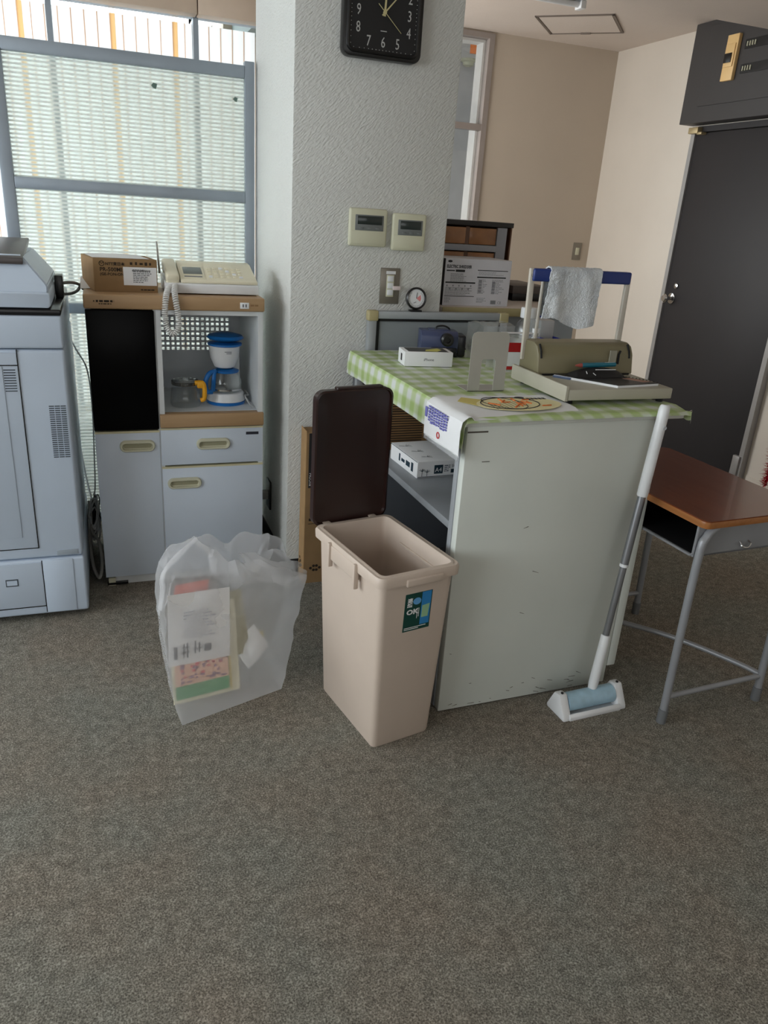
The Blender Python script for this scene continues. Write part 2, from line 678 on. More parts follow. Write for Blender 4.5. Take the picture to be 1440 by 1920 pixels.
# left wall with a window band and solid rear wall of the office (outside the frame)
b = B()
b.box(XL-0.12, YF, 0, XL, YW, 0.8)
b.box(XL-0.12, YF, 2.3, XL, YW, CEIL)
b.box(XL-0.12, YF, 0.8, XL, -1.3, 2.3)
struct('wall_left', b, 'warm_plaster')
b = B()
b.box(XL, YF-0.12, 0, XR, YF, 0.9)
b.box(XL, YF-0.12, 2.3, XR, YF, CEIL)
b.box(XL, YF-0.12, 0.9, XR, YF, 2.3)
struct('wall_front', b, 'warm_plaster')

# pillar with black base
PX0, PX1, PY0, PY1 = 0.595, 1.147, 2.60, 3.236
struct('wall_pillar', B().box(PX0, PY0, 0, PX1, PY1, CEIL, 0.004), 'embossed_wallpaper', 'pale embossed wallpaper pillar')
b = B()
b.box(PX0-0.006, PY0-0.006, 0, PX1+0.006, PY0, 0.066)
b.box(PX0-0.006, PY0-0.006, 0, PX0, PY1, 0.066)
b.box(PX1, PY0-0.006, 0, PX1+0.006, PY1, 0.066)
struct('baseboard_pillar', b, blackrub)
struct('baseboard_right', B().box(XR-0.006, 0.5, 0, XR, 3.17, 0.06).box(XR-0.006, 4.17, 0, XR, YB, 0.06), 'warm_plaster')
struct('baseboard_back', B().box(0.86, YB-0.006, 0, XR-0.006, YB, 0.06), 'back_plaster')

# ---- window_1: exterior window with mullions, sill, vertical blind
win = tag(obj('window_1', B().box(-1.9, YW+0.06, 2.05, 0.80, YW+0.12, 2.08).box(-1.9, YW+0.06, 0.27, 0.80, YW+0.12, 0.32), alum), kind='structure')
obj('window_sill', B().box(-1.9, YW-0.05, 0.285, 0.80, YW+0.06, 0.335, 0.004), white_pl, win)
mull = [-1.33, -0.735, -0.13, 0.452]
for i, x in enumerate(mull):
    obj('mullion', B().box(x-0.011, YW+0.055, 0.32, x+0.011, YW+0.115, 2.05), alum, win)
xs = [-1.9]+mull+[0.80]
for i in range(5):
    obj('pane', B().box(xs[i]+0.01, YW+0.086, 0.32, xs[i+1]-0.01, YW+0.09, 2.05), 'window_glass', win)
# vertical blind in front of the glass
bl = thing('vertical_slat_screen', (-0.5, YW+0.19, 0.34), 'white vertical slat screen with orange strips outside the window behind the translucent partition', 'screen')
beige_rail = mat('beige_rail', (206, 184, 164), 0.5)
obj('head_rail', B().box(-1.88, YW-0.03, 2.045, 0.450, YW+0.05, 2.13, 0.004), beige_rail, win)
obj('head_rail', B().box(0.454, YW-0.03, 2.045, 0.79, YW+0.05, 2.13, 0.004), beige_rail, win)
ysl = YW+0.19
pitch = 0.0520
nsl = int((0.78+1.4)/pitch)
orange_at = {int((x+1.4)/pitch): w for x, w in ((-0.235, 1), (0.155, 0), (0.395, 1), (-0.66, 1))}
slat_meshes = {}
for i in range(nsl):
    x0 = -1.4+i*pitch
    wide = i in orange_at
    w = pitch-0.022 if wide else pitch-0.0035
    key = wide
    if key not in slat_meshes:
        bb = B()
        bb.grid(lambda u, v: ((u-0.5)*w, 0.0025*math.cos((u-0.5)*math.pi), v*1.70), 6, 1, 0.0006)
        o = obj('slat', bb, 'blind_fabric', bl, True)
        slat_meshes[key] = o.data
    else:
        o = bpy.data.objects.new('slat', slat_meshes[key])
        COL.objects.link(o)
        o.parent = bl
        o.matrix_parent_inverse = world_of(bl).inverted()
    o.location = (x0+(0.020+(pitch-0.022)/2 if wide else pitch/2), ysl, 0.345)
    if wide:
        so = obj('orange_strip', B().box(0, 0, 0, 0.0195, 0.0008, 1.70), 'orange_fabric', bl, True)
        so.location = (x0+0.0015, ysl, 0.345)
    # brownish edge cord between the slats
    if i == 0:
        cd = obj('edge_cord', B().box(-0.0018, -0.001, 0, 0.0018, 0.001, 1.70), 'cord_fabric', bl, True)
        cord_me = cd.data
    else:
        cd = bpy.data.objects.new('edge_cord', cord_me)
        COL.objects.link(cd)
        cd.parent = bl
        cd.matrix_parent_inverse = world_of(bl).inverted()
    cd.location = (x0, ysl+0.004, 0.345)

# ---- window_2: interior window in the back wall, room seen through it
w2 = tag(obj('window_2', B().box(WX1-0.036, YB-0.012, WZ0, WX1, YB+0.13, WZ1).box(WX0, YB-0.012, WZ1-0.03, WX1-0.036, YB+0.13, WZ1)
             .box(WX0, YB-0.012, WZ0, WX1-0.036, YB+0.13, WZ0+0.03).box(WX0, YB-0.012, WZ0, WX0+0.03, YB+0.13, WZ1),
             mat('taupe_window_frame', (150, 140, 134), 0.5)), kind='structure')
obj('window_bar', B().box(WX0+0.03, YB-0.01, 1.865, WX1-0.036, YB+0.05, 1.902), MATS['taupe_window_frame'], w2)
obj('reveal', B().box(WX1-0.05, YB+0.05, WZ0, WX1-0.036, YB+0.15, WZ1-0.03).box(WX0, YB+0.05, WZ1-0.045, WX1-0.05, YB+0.15, WZ1-0.03),
    mat('white_gloss_trim', (232, 228, 224), 0.35), w2)
obj('pane', B().box(WX0+0.03, YB+0.02, WZ0+0.03, WX1-0.04, YB+0.024, 1.866), 'window_glass', w2)
obj('pane', B().box(WX0+0.03, YB+0.02, 1.90, WX1-0.04, YB+0.024, WZ1-0.03), 'window_glass', w2)
struct('wall_beyond', B().box(0.8, 7.2, 0, 3.7, 7.3, 2.7), mat('grey_wall_beyond', (198, 196, 196), 0.7))
struct('wall_beyond_right', B().box(3.6, YB+0.12, 0, 3.7, 7.3, 2.7), 'warm_plaster')
struct('wall_beyond_left', B().box(0.8, YB+0.12, 0, 0.9, 7.3, 0.9).box(0.8, YB+0.12, 0.9, 0.9, 5.9, 2.7).box(0.8, 6.8, 0.9, 0.9, 7.3, 2.7).box(0.8, 5.9, 2.4, 0.9, 6.8, 2.7), 'warm_plaster')
struct('ceiling_beyond', B().box(0.8, YB+0.12, 2.62, 3.7, 7.3, 2.7), mat('white_ceiling_beyond', (225, 222, 220), 0.7))

# orange notice and smoke detector seen through the interior window
t = thing('smoke_detector', (3.18, 7.05, 2.62), 'round cream smoke detector seen through the upper interior window pane', 'smoke detector')
obj('base', B().lathe([(0, 0), (0.07, 0), (0.07, -0.02), (0.05, -0.025)], seg=24), cream, t)
obj('sensor_head', B().lathe([(0.05, -0.025), (0.046, -0.05), (0.02, -0.06), (0, -0.06)], seg=24), cream, t)
t = thing('hanging_sign', (2.655, 5.75, 2.42), 'small orange notice hanging beyond the interior window', 'sign')
obj('board', B().box(-0.055, -0.004, 0, 0.055, 0.004, 0.09), ink_orange, t)
obj('strap', B().box(-0.05, -0.001, 0.088, -0.045, 0.001, 0.18).box(0.045, -0.001, 0.088, 0.05, 0.001, 0.18), white_pl, t)

# ceiling hatch (turned on the ceiling) and fluorescent fitting
t = thing('ceiling_hatch', (2.77, 4.585, CEIL), 'square ceiling access hatch with a thin grey frame', 'hatch', R(-42))
hs = 0.225
frame_m = mat('hatch_frame', (120, 110, 102), 0.5, 0.3)
for k in range(4):
    bb = B().box(-hs, -hs, -0.006, hs, -hs+0.014, 0.0)
    bmesh.ops.rotate(bb.bm, verts=bb.bm.verts, matrix=Matrix.Rotation(k*math.pi/2, 3, 'Z'))
    obj('frame_edge', bb, frame_m, t)
obj('hatch_panel', B().box(-hs+0.018, -hs+0.018, -0.004, hs-0.018, hs-0.018, -0.0005), 'ceiling_board', t)
obj('latch', B().box(-0.03, hs-0.03, -0.012, 0.03, hs-0.015, -0.004), frame_m, t)
t = thing('ceiling_light', (1.80, 3.97, CEIL), 'unlit white fluorescent ceiling fitting beside the pillar', 'ceiling light')
obj('housing', B().box(-0.6, -0.07, -0.05, 0.6, 0.07, 0, 0.006), white_pl, t)
obj('tube', B().cyl((-0.57, 0, -0.065), (0.57, 0, -0.065), 0.014), white_pl, t)
obj('end_cap', B().box(0.57, -0.03, -0.085, 0.6, 0.03, -0.05, 0.003), white_pl, t)
obj('end_cap', B().box(-0.6, -0.03, -0.085, -0.57, 0.03, -0.05, 0.003), white_pl, t)

# ---- door_1 in the right wall with its frame and hardware
DY0, DY1, DZ = 3.225, 4.115, 1.872
frame_l = mat('grey_door_frame', (150, 148, 146), 0.4, 0.2)
dr = tag(obj('door_1', B().box(XR-0.03, DY0, 0.008, XR-0.001, DY1, DZ, 0.003), door_grey), kind='structure')
b = B()
b.box(XR-0.04, DY1+0.003, 0, XR-0.001, DY1+0.035, DZ+0.035)
b.box(XR-0.04, DY0-0.035, 0, XR-0.001, DY0-0.003, DZ+0.035)
obj('door_frame', b, frame_l, dr)
obj('door_head', B().box(XR-0.04, DY0-0.003, DZ+0.004, XR-0.001, DY1+0.003, DZ+0.035), door_grey, dr)
kn = obj('knob', B().lathe([(0.032, 0), (0.032, 0.006), (0.012, 0.012), (0.012, 0.035), (0.024, 0.042), (0.027, 0.056), (0.018, 0.066), (0, 0.067)], seg=28,
         mtx=Matrix.Translation((XR-0.03, 4.055, 0.935)) @ Matrix.Rotation(R(-90), 4, 'Y')), chrome, dr)
obj('lock_cylinder', B().lathe([(0.017, 0), (0.017, 0.008), (0.009, 0.012), (0, 0.012)], seg=20,
    mtx=Matrix.Translation((XR-0.03, 4.03, 1.012)) @ Matrix.Rotation(R(-90), 4, 'Y')), chrome, dr)
obj('closer_bracket', B().box(XR-0.075, 4.06, DZ-0.005, XR-0.03, 4.14, DZ+0.028, 0.003).box(XR-0.07, 4.03, DZ-0.012, XR-0.03, 4.07, DZ+0.002, 0.003),
    mat('brass_bracket', (176, 158, 120), 0.4, 0.4), dr)
obj('hinge', B().box(XR-0.052, DY0-0.02, 0.03, XR-0.03, DY0+0.03, 0.16, 0.004), frame_l, dr)

# ---- distribution panel above the door
t = thing('distribution_panel', (XR, 3.4, 1.917), 'charcoal electrical distribution panel box above the dark door', 'electrical panel')
XF = 3.295
obj('housing', B().box(XF, 2.75, 1.917, XR-0.001, 4.195, CEIL-0.002, 0.003), box_grey, t, True)
obj('cover_plate', B().box(XF-0.008, 2.78, 2.0, XF, 4.06, 2.40, 0.003), box_grey, t, True)
bk = obj('breaker', B().box(XF-0.03, 3.80, 2.105, XF-0.008, 3.885, 2.325, 0.003), mat('ochre_plastic', (222, 186, 128), 0.45), t, True)
obj('breaker_ridge', B().box(XF-0.036, 3.81, 2.17, XF-0.03, 3.878, 2.28, 0.002), MATS['ochre_plastic'], bk, True)
obj('breaker_toggle', B().box(XF-0.042, 3.822, 2.19, XF-0.036, 3.872, 2.235, 0.001), black, bk, True)
for zz in (2.245, 2.13):
    s = obj('switch_row', B().box(XF-0.012, 3.32, zz, XF-0.008, 3.765, zz+0.045), black, t, True)
    for k in range(4):
        obj('toggle', B().box(XF-0.018, 3.742-k*0.018, zz+0.012, XF-0.012, 3.746-k*0.018, zz+0.034), cream, s, True)
    obj('label_strip', B().box(XF-0.013, 3.32, zz+0.002, XF-0.0115, 3.62, zz+0.02), door_grey, s, True)

# ---- wall things on the pillar
yp = PY0


def wall_controller(x0, x1, z0, z1, label):
    t = thing('thermostat', ((x0+x1)/2, yp, z0), label, 'thermostat', group='cream air conditioning controllers on the pillar')
    obj('case', B().box(x0, yp-0.018, z0, x1, yp+0.0, z1, 0.007, 3), cream, t, True)
    h = z1-z0
    obj('bezel', B().box(x0+0.02, yp-0.0195, z0+h*0.42, x1-0.014, yp-0.017, z1-h*0.17, 0.0015), mat('controller_grey', (112, 116, 116), 0.35), t, True)
    s = obj('display', B().box(x0+0.028, yp-0.0205, z0+h*0.58, x1-0.020, yp-0.019, z1-h*0.20, 0.0005), mat('lcd_dark', (42, 50, 48), 0.15), t, True)
    for k in range(3):
        obj('button', B().box(x0+0.035+k*0.028, yp-0.021, z0+h*0.46, x0+0.05+k*0.028, yp-0.019, z0+h*0.51, 0.0008), MATS['controller_grey'], t, True)
    obj('flap', B().box(x0+0.006, yp-0.0195, z0+0.008, x1-0.006, yp-0.0175, z0+h*0.42, 0.001), cream, t, True)
    return t


wall_controller(0.787, 0.921, 1.218, 1.338, 'cream air conditioning controller with display, next to pillar corner, further from the right edge')
wall_controller(0.940, 1.063, 1.210, 1.330, 'cream air conditioning controller with display, right beside the wall edge of the pillar')

t = thing('light_switch', (0.947, yp, 1.03), 'brown metal light switch plate with white rockers below the controllers', 'light switch')
obj('plate', B().box(0.912, yp-0.006, 1.030, 0.984, yp, 1.151, 0.002), mat('bronze_plate', (134, 128, 118), 0.35, 0.6), t, True)
obj('rocker_frame', B().box(0.934, yp-0.008, 1.055, 0.962, yp-0.006, 1.128, 0.001), cream, t, True)
for z in (1.060, 1.083, 1.106):
    obj('rocker', B().box(0.937, yp-0.012, z, 0.959, yp-0.008, z+0.019, 0.002), white_pl, t, True)
obj('name_tag', B().box(0.932, yp-0.0075, 1.131, 0.966, yp-0.006, 1.141), white_pl, t, True)
obj('key_tab', B().box(0.957, yp-0.016, 1.078, 0.985, yp-0.010, 1.092, 0.002), mat('clear_tab', (220, 205, 205), 0.3), t, True)

# wall clock
CX, CZ = 0.864, 1.892
t = thing('wall_clock', (CX, yp, CZ-0.122), 'square black wall clock with white numerals and rounded corners', 'clock')


def rrect(cx, cz, hw, hh, r, n=6):
    pts = []
    for qx, qz, a0 in ((1, 1, 0), (-1, 1, 90), (-1, -1, 180), (1, -1, 270)):
        for k in range(n+1):
            a = R(a0+90*k/n)
            pts.append((cx+qx*(hw-r)+r*math.cos(a), cz+qz*(hh-r)+r*math.sin(a)))
    return pts


obj('case', B().prism(rrect(CX, CZ, 0.128, 0.124, 0.026), 'Y', yp-0.036, yp, 0.004), black, t, True)
obj('bezel_ring', B().tube([(p[0], yp-0.036, p[1]) for p in rrect(CX, CZ, 0.112, 0.108, 0.02)], 0.006, 8, closed=True), black, t, True)
obj('dial', B().prism(rrect(CX, CZ, 0.108, 0.104, 0.018), 'Y', yp-0.0375, yp-0.036), mat('dial_black', (14, 14, 16), 0.55), t, True)
num_m = mat('numeral_white', (176, 176, 174), 0.6)
for h in range(1, 13):
    a = R(90-30*h)
    k = 1.0/max(abs(math.cos(a)), abs(math.sin(a)), 0.8)
    px, pz = CX+0.088*k*math.cos(a)*0.93, CZ+0.084*k*math.sin(a)*0.93
    txt('numeral', str(h), 0.041, num_m, t, (px, yp-0.0379, pz-0.014), ext=0.0003, align='CENTER', sx=0.72)
gold = mat('pale_gold', (196, 186, 140), 0.4, 0.2)


def hand(name, deg, l0, l1, w, yy):
    a = R(90-deg)
    d = Vector((math.cos(a), 0, math.sin(a)))
    n = Vector((-d.z, 0, d.x))
    c = Vector((CX, yy, CZ))
    pts = [c+d*l0-n*w, c+d*l1-n*w*0.6, c+d*l1+n*w*0.6, c+d*l0+n*w]
    obj(name, B().prism([(p.x, p.z) for p in pts], 'Y', yy-0.0008, yy), gold, t, True)


hand('hour_hand', 3, -0.01, 0.06, 0.0036, yp-0.0405)
hand('minute_hand', 42, -0.012, 0.082, 0.0022, yp-0.042)
hand('second_hand', 132, -0.03, 0.074, 0.0010, yp-0.0435)
obj('hand_hub', B().cyl((CX, yp-0.0375, CZ), (CX, yp-0.0455, CZ), 0.005), gold, t, True)
bb = B()
for k in range(60):
    a = R(6*k)
    s_ = 0.104/max(abs(math.cos(a)), abs(math.sin(a)))
    x_, z_ = CX+s_*math.cos(a)*1.0, CZ+s_*math.sin(a)*0.96
    if k % 1 == 0:
        bb.box(x_-0.001, yp-0.0379, z_-0.001, x_+0.001, yp-0.0375, z_+0.001)
obj('minute_dots', bb, num_m, t, True)
obj('maker_mark', B().box(CX-0.010, yp-0.0379, CZ-0.050, CX+0.010, yp-0.0375, CZ-0.0475), num_m, t, True)

# switch on the back wall near the corner
t = thing('wall_switch', (3.30, YB, 1.09), 'small brown switch plate on the tan back wall by the corner', 'light switch')
obj('plate', B().box(3.265, YB-0.006, 1.085, 3.335, YB, 1.205, 0.002), mat('bronze_plate', (134, 128, 118)), t, True)
obj('rocker', B().box(3.285, YB-0.01, 1.12, 3.315, YB-0.006, 1.17, 0.002), cream, t, True)

# ---- ribbed translucent partition
PYA, PYB = 3.198, 3.232
PXL, PXR = -0.297, 0.584
t = thing('translucent_partition', (0.14, 3.215, 0), 'aluminium framed partition with ribbed translucent panels standing between copier and window', 'partition')
obj('post', B().box(PXL-0.012, PYA, 0, PXL+0.03, PYB, 1.795, 0.003), alum, t, True)
obj('post', B().box(PXR-0.036, PYA, 0, PXR, PYB, 1.812, 0.003), alum, t, True)
for z0, z1 in ((1.755, 1.797), (1.328, 1.366), (0.895, 0.932), (0.03, 0.07)):
    obj('rail', B().box(PXL+0.03, PYA, z0, PXR-0.036, PYB, z1, 0.003), alum, t, True)
for z0, z1 in ((1.366, 1.755), (0.932, 1.328), (0.07, 0.895)):
    obj('ribbed_panel', B().box(PXL+0.028, 3.213, z0-0.002, PXR-0.034, 3.2165, z1+0.002), 'ribbed_polycarbonate', t, True)
for (x, z, s) in ((0.225, 1.70, 0.011), (0.515, 1.685, 0.009)):
    obj('stain_fleck', B().prism([(x-s, z), (x-s*0.2, z+s*0.8), (x+s, z+s*0.5), (x+s*0.5, z-s), (x-s*0.4, z-s*0.7)], 'Y', 3.2117, 3.2128), mat('fleck_green', (86, 108, 100), 0.8), t, True)

# ================================================================== KITCHEN CABINET
KX0, KX1, KY0, KY1 = -0.057, 0.513, 2.645, 3.06
KM = 0.156
t = thing('kitchen_cabinet', ((KX0+KX1)/2, KY0, 0), 'grey kitchen cabinet with tan top, black glass door and open niche', 'cabinet')
side_m = mat('cabinet_side_white', (214, 218, 220), 0.4)
b = B()
b.box(KX0, KY0+0.018, 0.03, KX0+0.016, KY1, 0.988)
b.box(KX1-0.016, KY0+0.005, 0.03, KX1, KY1, 0.988)
b.box(KM-0.006, KY0+0.005, 0.03, KM+0.012, KY1, 0.988)
b.box(KX0, KY0+0.03, 0.03, KX1, KY1, 0.045)
b.box(KM, KY0+0.02, 0.575, KX1, KY1, 0.600)
b.box(KX0, KY1-0.008, 0.03, KM, KY1, 0.988)
b.box(KM, KY1-0.008, 0.03, KX1, KY1, 0.61)
b.box(KM+0.012, KY0+0.005, 0.972, KX1-0.016, KY0+0.03, 0.988)
obj('body', b, side_m, t, True)
obj('plinth', B().box(KX0+0.01, KY0+0.012, 0.0, KX1-0.01, KY1-0.02, 0.03), MATS['cabinet_side_white'], t, True)
# perforated niche back
b = B()
gx0, gx1, gz0, gz1 = KM+0.012, KX1-0.016, 0.60, 0.985
hx0, hz0, pit, hole = 0.181, 0.785, 0.0188, 0.0105
ncol, nrow = 15, 7
yb0 = KY1-0.008
xsx = [gx0]
for i in range(ncol):
    xsx += [hx0+i*pit, hx0+i*pit+hole]
xsx.append(gx1)
zsx = [gz0]
for j in range(nrow):
    zsx += [hz0+j*pit, hz0+j*pit+hole]
zsx.append(gz1)
tb = bmesh.new()
for i in range(len(xsx)-1):
    for j in range(len(zsx)-1):
        if i % 2 == 1 and j % 2 == 1:
            continue
        q = [(xsx[i], zsx[j]), (xsx[i+1], zsx[j]), (xsx[i+1], zsx[j+1]), (xsx[i], zsx[j+1])]
        tb.faces.new([tb.verts.new((p[0], yb0, p[1])) for p in q])
bmesh.ops.remove_doubles(tb, verts=tb.verts, dist=1e-5)
b.merge(tb)
tag(obj('perforated_back', b, mat('niche_grey', (206, 212, 217), 0.45), t, True), label='grey niche back with square holes')
obj('niche_floor', B().box(KM+0.012, KY0+0.03, 0.60, KX1-0.016, yb0, 0.638), MATS['niche_grey'], t, True)
# tan top with power outlet and lettering
tp = obj('top', B().box(KX0-0.003, KY0-0.012, 0.988, KX1+0.003, KY1, 1.033, 0.006, 3), 'tan_trim', t, True)
ou = obj('outlet', B().box(0.432, KY0-0.0145, 0.998, 0.462, KY0-0.011, 1.018, 0.001), white_pl, tp, True)
obj('slot', B().box(0.4405, KY0-0.0152, 1.003, 0.4435, KY0-0.0143, 1.013).box(0.4505, KY0-0.0152, 1.003, 0.4535, KY0-0.0143, 1.013), black, tp, True)
obj('maker_mark', bars_front([(-0.030, 1.0105, -0.026, 1.0145)]+textlines(-0.022, 0.035, 1.016, 1, 0.009, 0.7, 31, 0.95)+textlines(-0.014, 0.026, 1.006, 1, 0.005, 0.6, 32, 0.95), KY0-0.0121), ink_brown, tp, True)
obj('rating_mark', bars_front(textlines(0.468, 0.494, 1.012, 1, 0.007, 0.8, 33, 0.95), KY0-0.0121), mat('faded_ink', (140, 108, 74), 0.8), tp, True)
obj('tan_ledge', B().box(KM+0.001, KY0-0.010, 0.590, KX1+0.002, KY0+0.03, 0.638, 0.005, 3), 'tan_trim', t, True)
for x_ in (KM+0.002, KX1-0.018):
    obj('niche_edge', B().box(x_, KY0, 0.638, x_+0.016, KY0+0.02, 0.988), side_m, t, True)
gd = obj('glass_door', B().box(KX0, KY0-0.004, 0.586, KM-0.003, KY0+0.016, 0.984, 0.002), mat('black_glass', (4, 4, 5), 0.3, spec=0.08), t, True)


def pull(parent, x0, x1, z0, z1):
    """stadium-shaped cream pull with a sunken grip"""
    cx, cz, hw, hh = (x0+x1)/2, (z0+z1)/2, (x1-x0)/2, (z1-z0)/2
    def ring(dw, y, dz=0.0):
        return [Vector((p[0], y, p[1]+dz)) for p in rrect(cx, cz, hw-dw, hh-dw, hh-dw-0.0005, 8)]
    rings = [ring(0, KY0), ring(0, KY0-0.007), ring(0.003, KY0-0.011), ring(0.008, KY0-0.011, -0.001), ring(0.0105, KY0-0.006, -0.002), ring(0.0115, KY0-0.0008, -0.002)]
    obj('handle', B().merge(loft(rings, False, True)), cream, parent, True)
    obj('handle_floor', B().prism([(p.x, p.z) for p in ring(0.0125, KY0)], 'Y', KY0-0.0016, KY0-0.0006), mat('grip_shade_cream', (150, 147, 120), 0.6), parent, True)  # darker cream stands in for shade in the shallow recess


d1 = obj('door', B().box(KX0, KY0, 0.034, KM-0.003, KY0+0.017, 0.574, 0.002), cab_grey, t, True)
obj('door_edge', B().box(KX0, KY0-0.001, 0.574, KM-0.003, KY0+0.017, 0.581), cab_edge, d1, True)
pull(d1, 0.020, 0.137, 0.508, 0.549)
d2 = obj('drawer', B().box(KM+0.001, KY0, 0.452, KX1, KY0+0.017, 0.581, 0.002), cab_grey, t, True)
obj('drawer_edge', B().box(KM+0.001, KY0-0.001, 0.581, KX1, KY0+0.017, 0.587), cab_edge, d2, True)
pull(d2, 0.277, 0.395, 0.507, 0.547)
obj('badge', B().box(0.452, KY0-0.0012, 0.556, 0.497, KY0, 0.566), mat('badge_dark', (44, 46, 56), 0.4), d2, True)
d3 = obj('door', B().box(KM+0.001, KY0, 0.034, KX1, KY0+0.017, 0.440, 0.002), cab_grey, t, True)
obj('door_edge', B().box(KM+0.001, KY0-0.001, 0.440, KX1, KY0+0.017, 0.446), cab_edge, d3, True)
pull(d3, 0.173, 0.291, 0.364, 0.404)
obj('hinge_plate', B().box(KX0+0.003, KY0-0.002, 0.004, KX0+0.075, KY0+0.012, 0.012), black, t, True)
for x in (KX0+0.02, KX1-0.03):
    obj('foot', B().box(x-0.012, KY0+0.0, 0.0, x+0.012, KY0+0.012, 0.03), cream, t, True)

# carton of network equipment on the cabinet
t = thing('network_carton', (-0.022, 2.715, 1.033), 'brown carton with a white shipping label and papers on the cabinet top', 'carton', R(1.5))
bw, bd, bh = 0.197, 0.17, 0.104
ct = obj('carton_body', B().prism([(0, 0), (bw, 0), (bw-0.024, bd), (-0.034, bd)], 'Z', 0, bh, 0.0015), cardboard, t)
obj('side_flap', B().prism([(-0.0014, 0.003), (0, 0.003), (-0.033, bd-0.004), (-0.0346, bd-0.004)], 'Z', 0.002, bh-0.003), cardboard2, t)
obj('shipping_label', B().box(0.090, -0.001, 0.022, 0.194, 0.0, 0.079), paper, t)
lab = textlines(0.12, 0.18, 0.072, 8, 0.0055, 0.5, 4)
obj('label_print', bars_front(lab, -0.0012), ink_grey, t)
obj('barcode', bars_front([(0.118+k*0.0026, 0.066, 0.118+k*0.0026+random.choice((0.0008, 0.0014)), 0.071) for k in range(22)], -0.0014), ink, t)
txt('lettering', 'NTT\u6771\u65e5\u672c', 0.0120, ink_brown, t, (0.036, -0.0006, 0.083), world=False, bold=0.0003)
obj('round_mark', B().tube([(0.025+0.0075*math.cos(a*math.pi/8), -0.0006, 0.088+0.0075*math.sin(a*math.pi/8)) for a in range(16)], 0.0011, 6, closed=True)
    .tube([(0.020, -0.0006, 0.092), (0.025, -0.0006, 0.087), (0.030, -0.0006, 0.092)], 0.001, 6), ink_brown, t)
txt('lettering', 'PR-500MI', 0.0175, ink_brown, t, (0.018, -0.0006, 0.064), world=False, bold=0.0003)
txt('lettering', '(GE-PON-ONU)', 0.0125, ink_brown, t, (0.018, -0.0006, 0.051), world=False, bold=0.0002)
obj('care_marks', bars_front([(0.112, 0.086, 0.119, 0.094), (0.128, 0.086, 0.134, 0.095), (0.142, 0.087, 0.152, 0.093), (0.158, 0.085, 0.166, 0.095), (0.172, 0.086, 0.178, 0.094)], -0.0004), ink_brown, t)
obj('origin_mark', bars_front(textlines(0.142, 0.188, 0.010, 1, 0.005, 0.7, 34, 0.95), -0.0004), ink_brown, t)
o = tag(obj('paper_sheet', B().grid(lambda u, v: (-0.024+u*0.175-v*0.028, 2.725+v*0.155+u*0.004, 1.1385+0.003*math.sin(u*3)*v), 8, 4, 0.0006), paper), 'white document sheet lying on top of the brown carton', 'paper')
tag(obj('paper_sheet', B().grid(lambda u, v: (-0.068+u*0.06, 2.78+v*0.11, 1.034+0.055*math.sin(v*0.5)+0.004*u), 6, 4, 0.0008), paper), 'small white paper propped beside the carton on the cabinet edge', 'paper')

# ================================================================== FAX PHONE
FX0, FX1, FY0, FY1, FZ = 0.196, 0.505, 2.69, 2.90, 1.033
t = thing('fax_telephone', ((FX0+FX1)/2, FY0, FZ), 'cream fax telephone with corded handset standing on the cabinet top', 'telephone')
ivory = mat('ivory_plastic', (226, 220, 196), 0.4, var=0.03)
b = B()
b.prism([(FY0, FZ+0.004), (FY1, FZ+0.004), (FY1, FZ+0.052), (FY0+0.005, FZ+0.036), (FY0, FZ+0.032)], 'X', FX0, FX1, 0.003)
obj('base_body', b, white_pl, t, True)
b = B()
b.prism([(FY0+0.004, FZ+0.036), (FY1-0.004, FZ+0.056), (FY1-0.004, FZ+0.094), (FY1-0.05, FZ+0.090), (FY0+0.004, FZ+0.046)], 'X', FX0+0.052, FX1-0.002, 0.003)
obj('keypad_housing', b, ivory, t, True)
sl = math.atan2(0.044, 0.152)


def on_slope(x, s):
    """point on the sloped fax top at distance s from its front edge"""
    return Vector((x, FY0+0.004+s*math.cos(sl), FZ+0.046+s*math.sin(sl)))


def slope_box(name, x0, x1, s0, s1, h, m, parent, bev=0.0005):
    mt = Matrix.Translation(on_slope(0, 0)) @ Matrix.Rotation(sl, 4, 'X')
    return obj(name, B().box(x0, s0, -0.001, x1, s1, h, bev, mtx=mt), m, parent, True)


slope_box('display_surround', FX0+0.060, FX0+0.135, 0.012, 0.125, 0.0008, ivory, t)
slope_box('display', FX0+0.066, FX0+0.128, 0.055, 0.115, 0.0016, mat('lcd_grey', (108, 114, 112), 0.25), t)
slope_box('model_strip', FX0+0.066, FX0+0.125, 0.028, 0.036, 0.0016, ink_grey, t)
for r_ in range(4):
    for c_ in range(6):
        slope_box('key', FX0+0.148+c_*0.0205, FX0+0.160+c_*0.0205, 0.030+r_*0.025, 0.043+r_*0.025, 0.0028, ivory if (r_+c_) % 5 else white_pl, t, 0.001)
mt = Matrix.Translation((FX0+0.026, FY0+0.1, FZ+0.066)) @ Matrix.Rotation(R(12), 4, 'X')
b = B()
b.box(-0.022, -0.095, -0.012, 0.022, 0.095, 0.016, 0.009, 3, mtx=mt)
b.box(-0.021, -0.095, -0.026, 0.021, -0.045, 0.0, 0.007, 3, mtx=mt)
b.box(-0.021, 0.045, -0.026, 0.021, 0.095, 0.0, 0.007, 3, mtx=mt)
obj('handset', b, ivory, t, True)
obj('antenna', B().tube([(FX0-0.004, FY1-0.03, FZ+0.05), (FX0-0.010, FY1-0.028, FZ+0.155)], [0.004, 0.0025], 10), mat('antenna_grey', (150, 148, 140), 0.4), t, True)
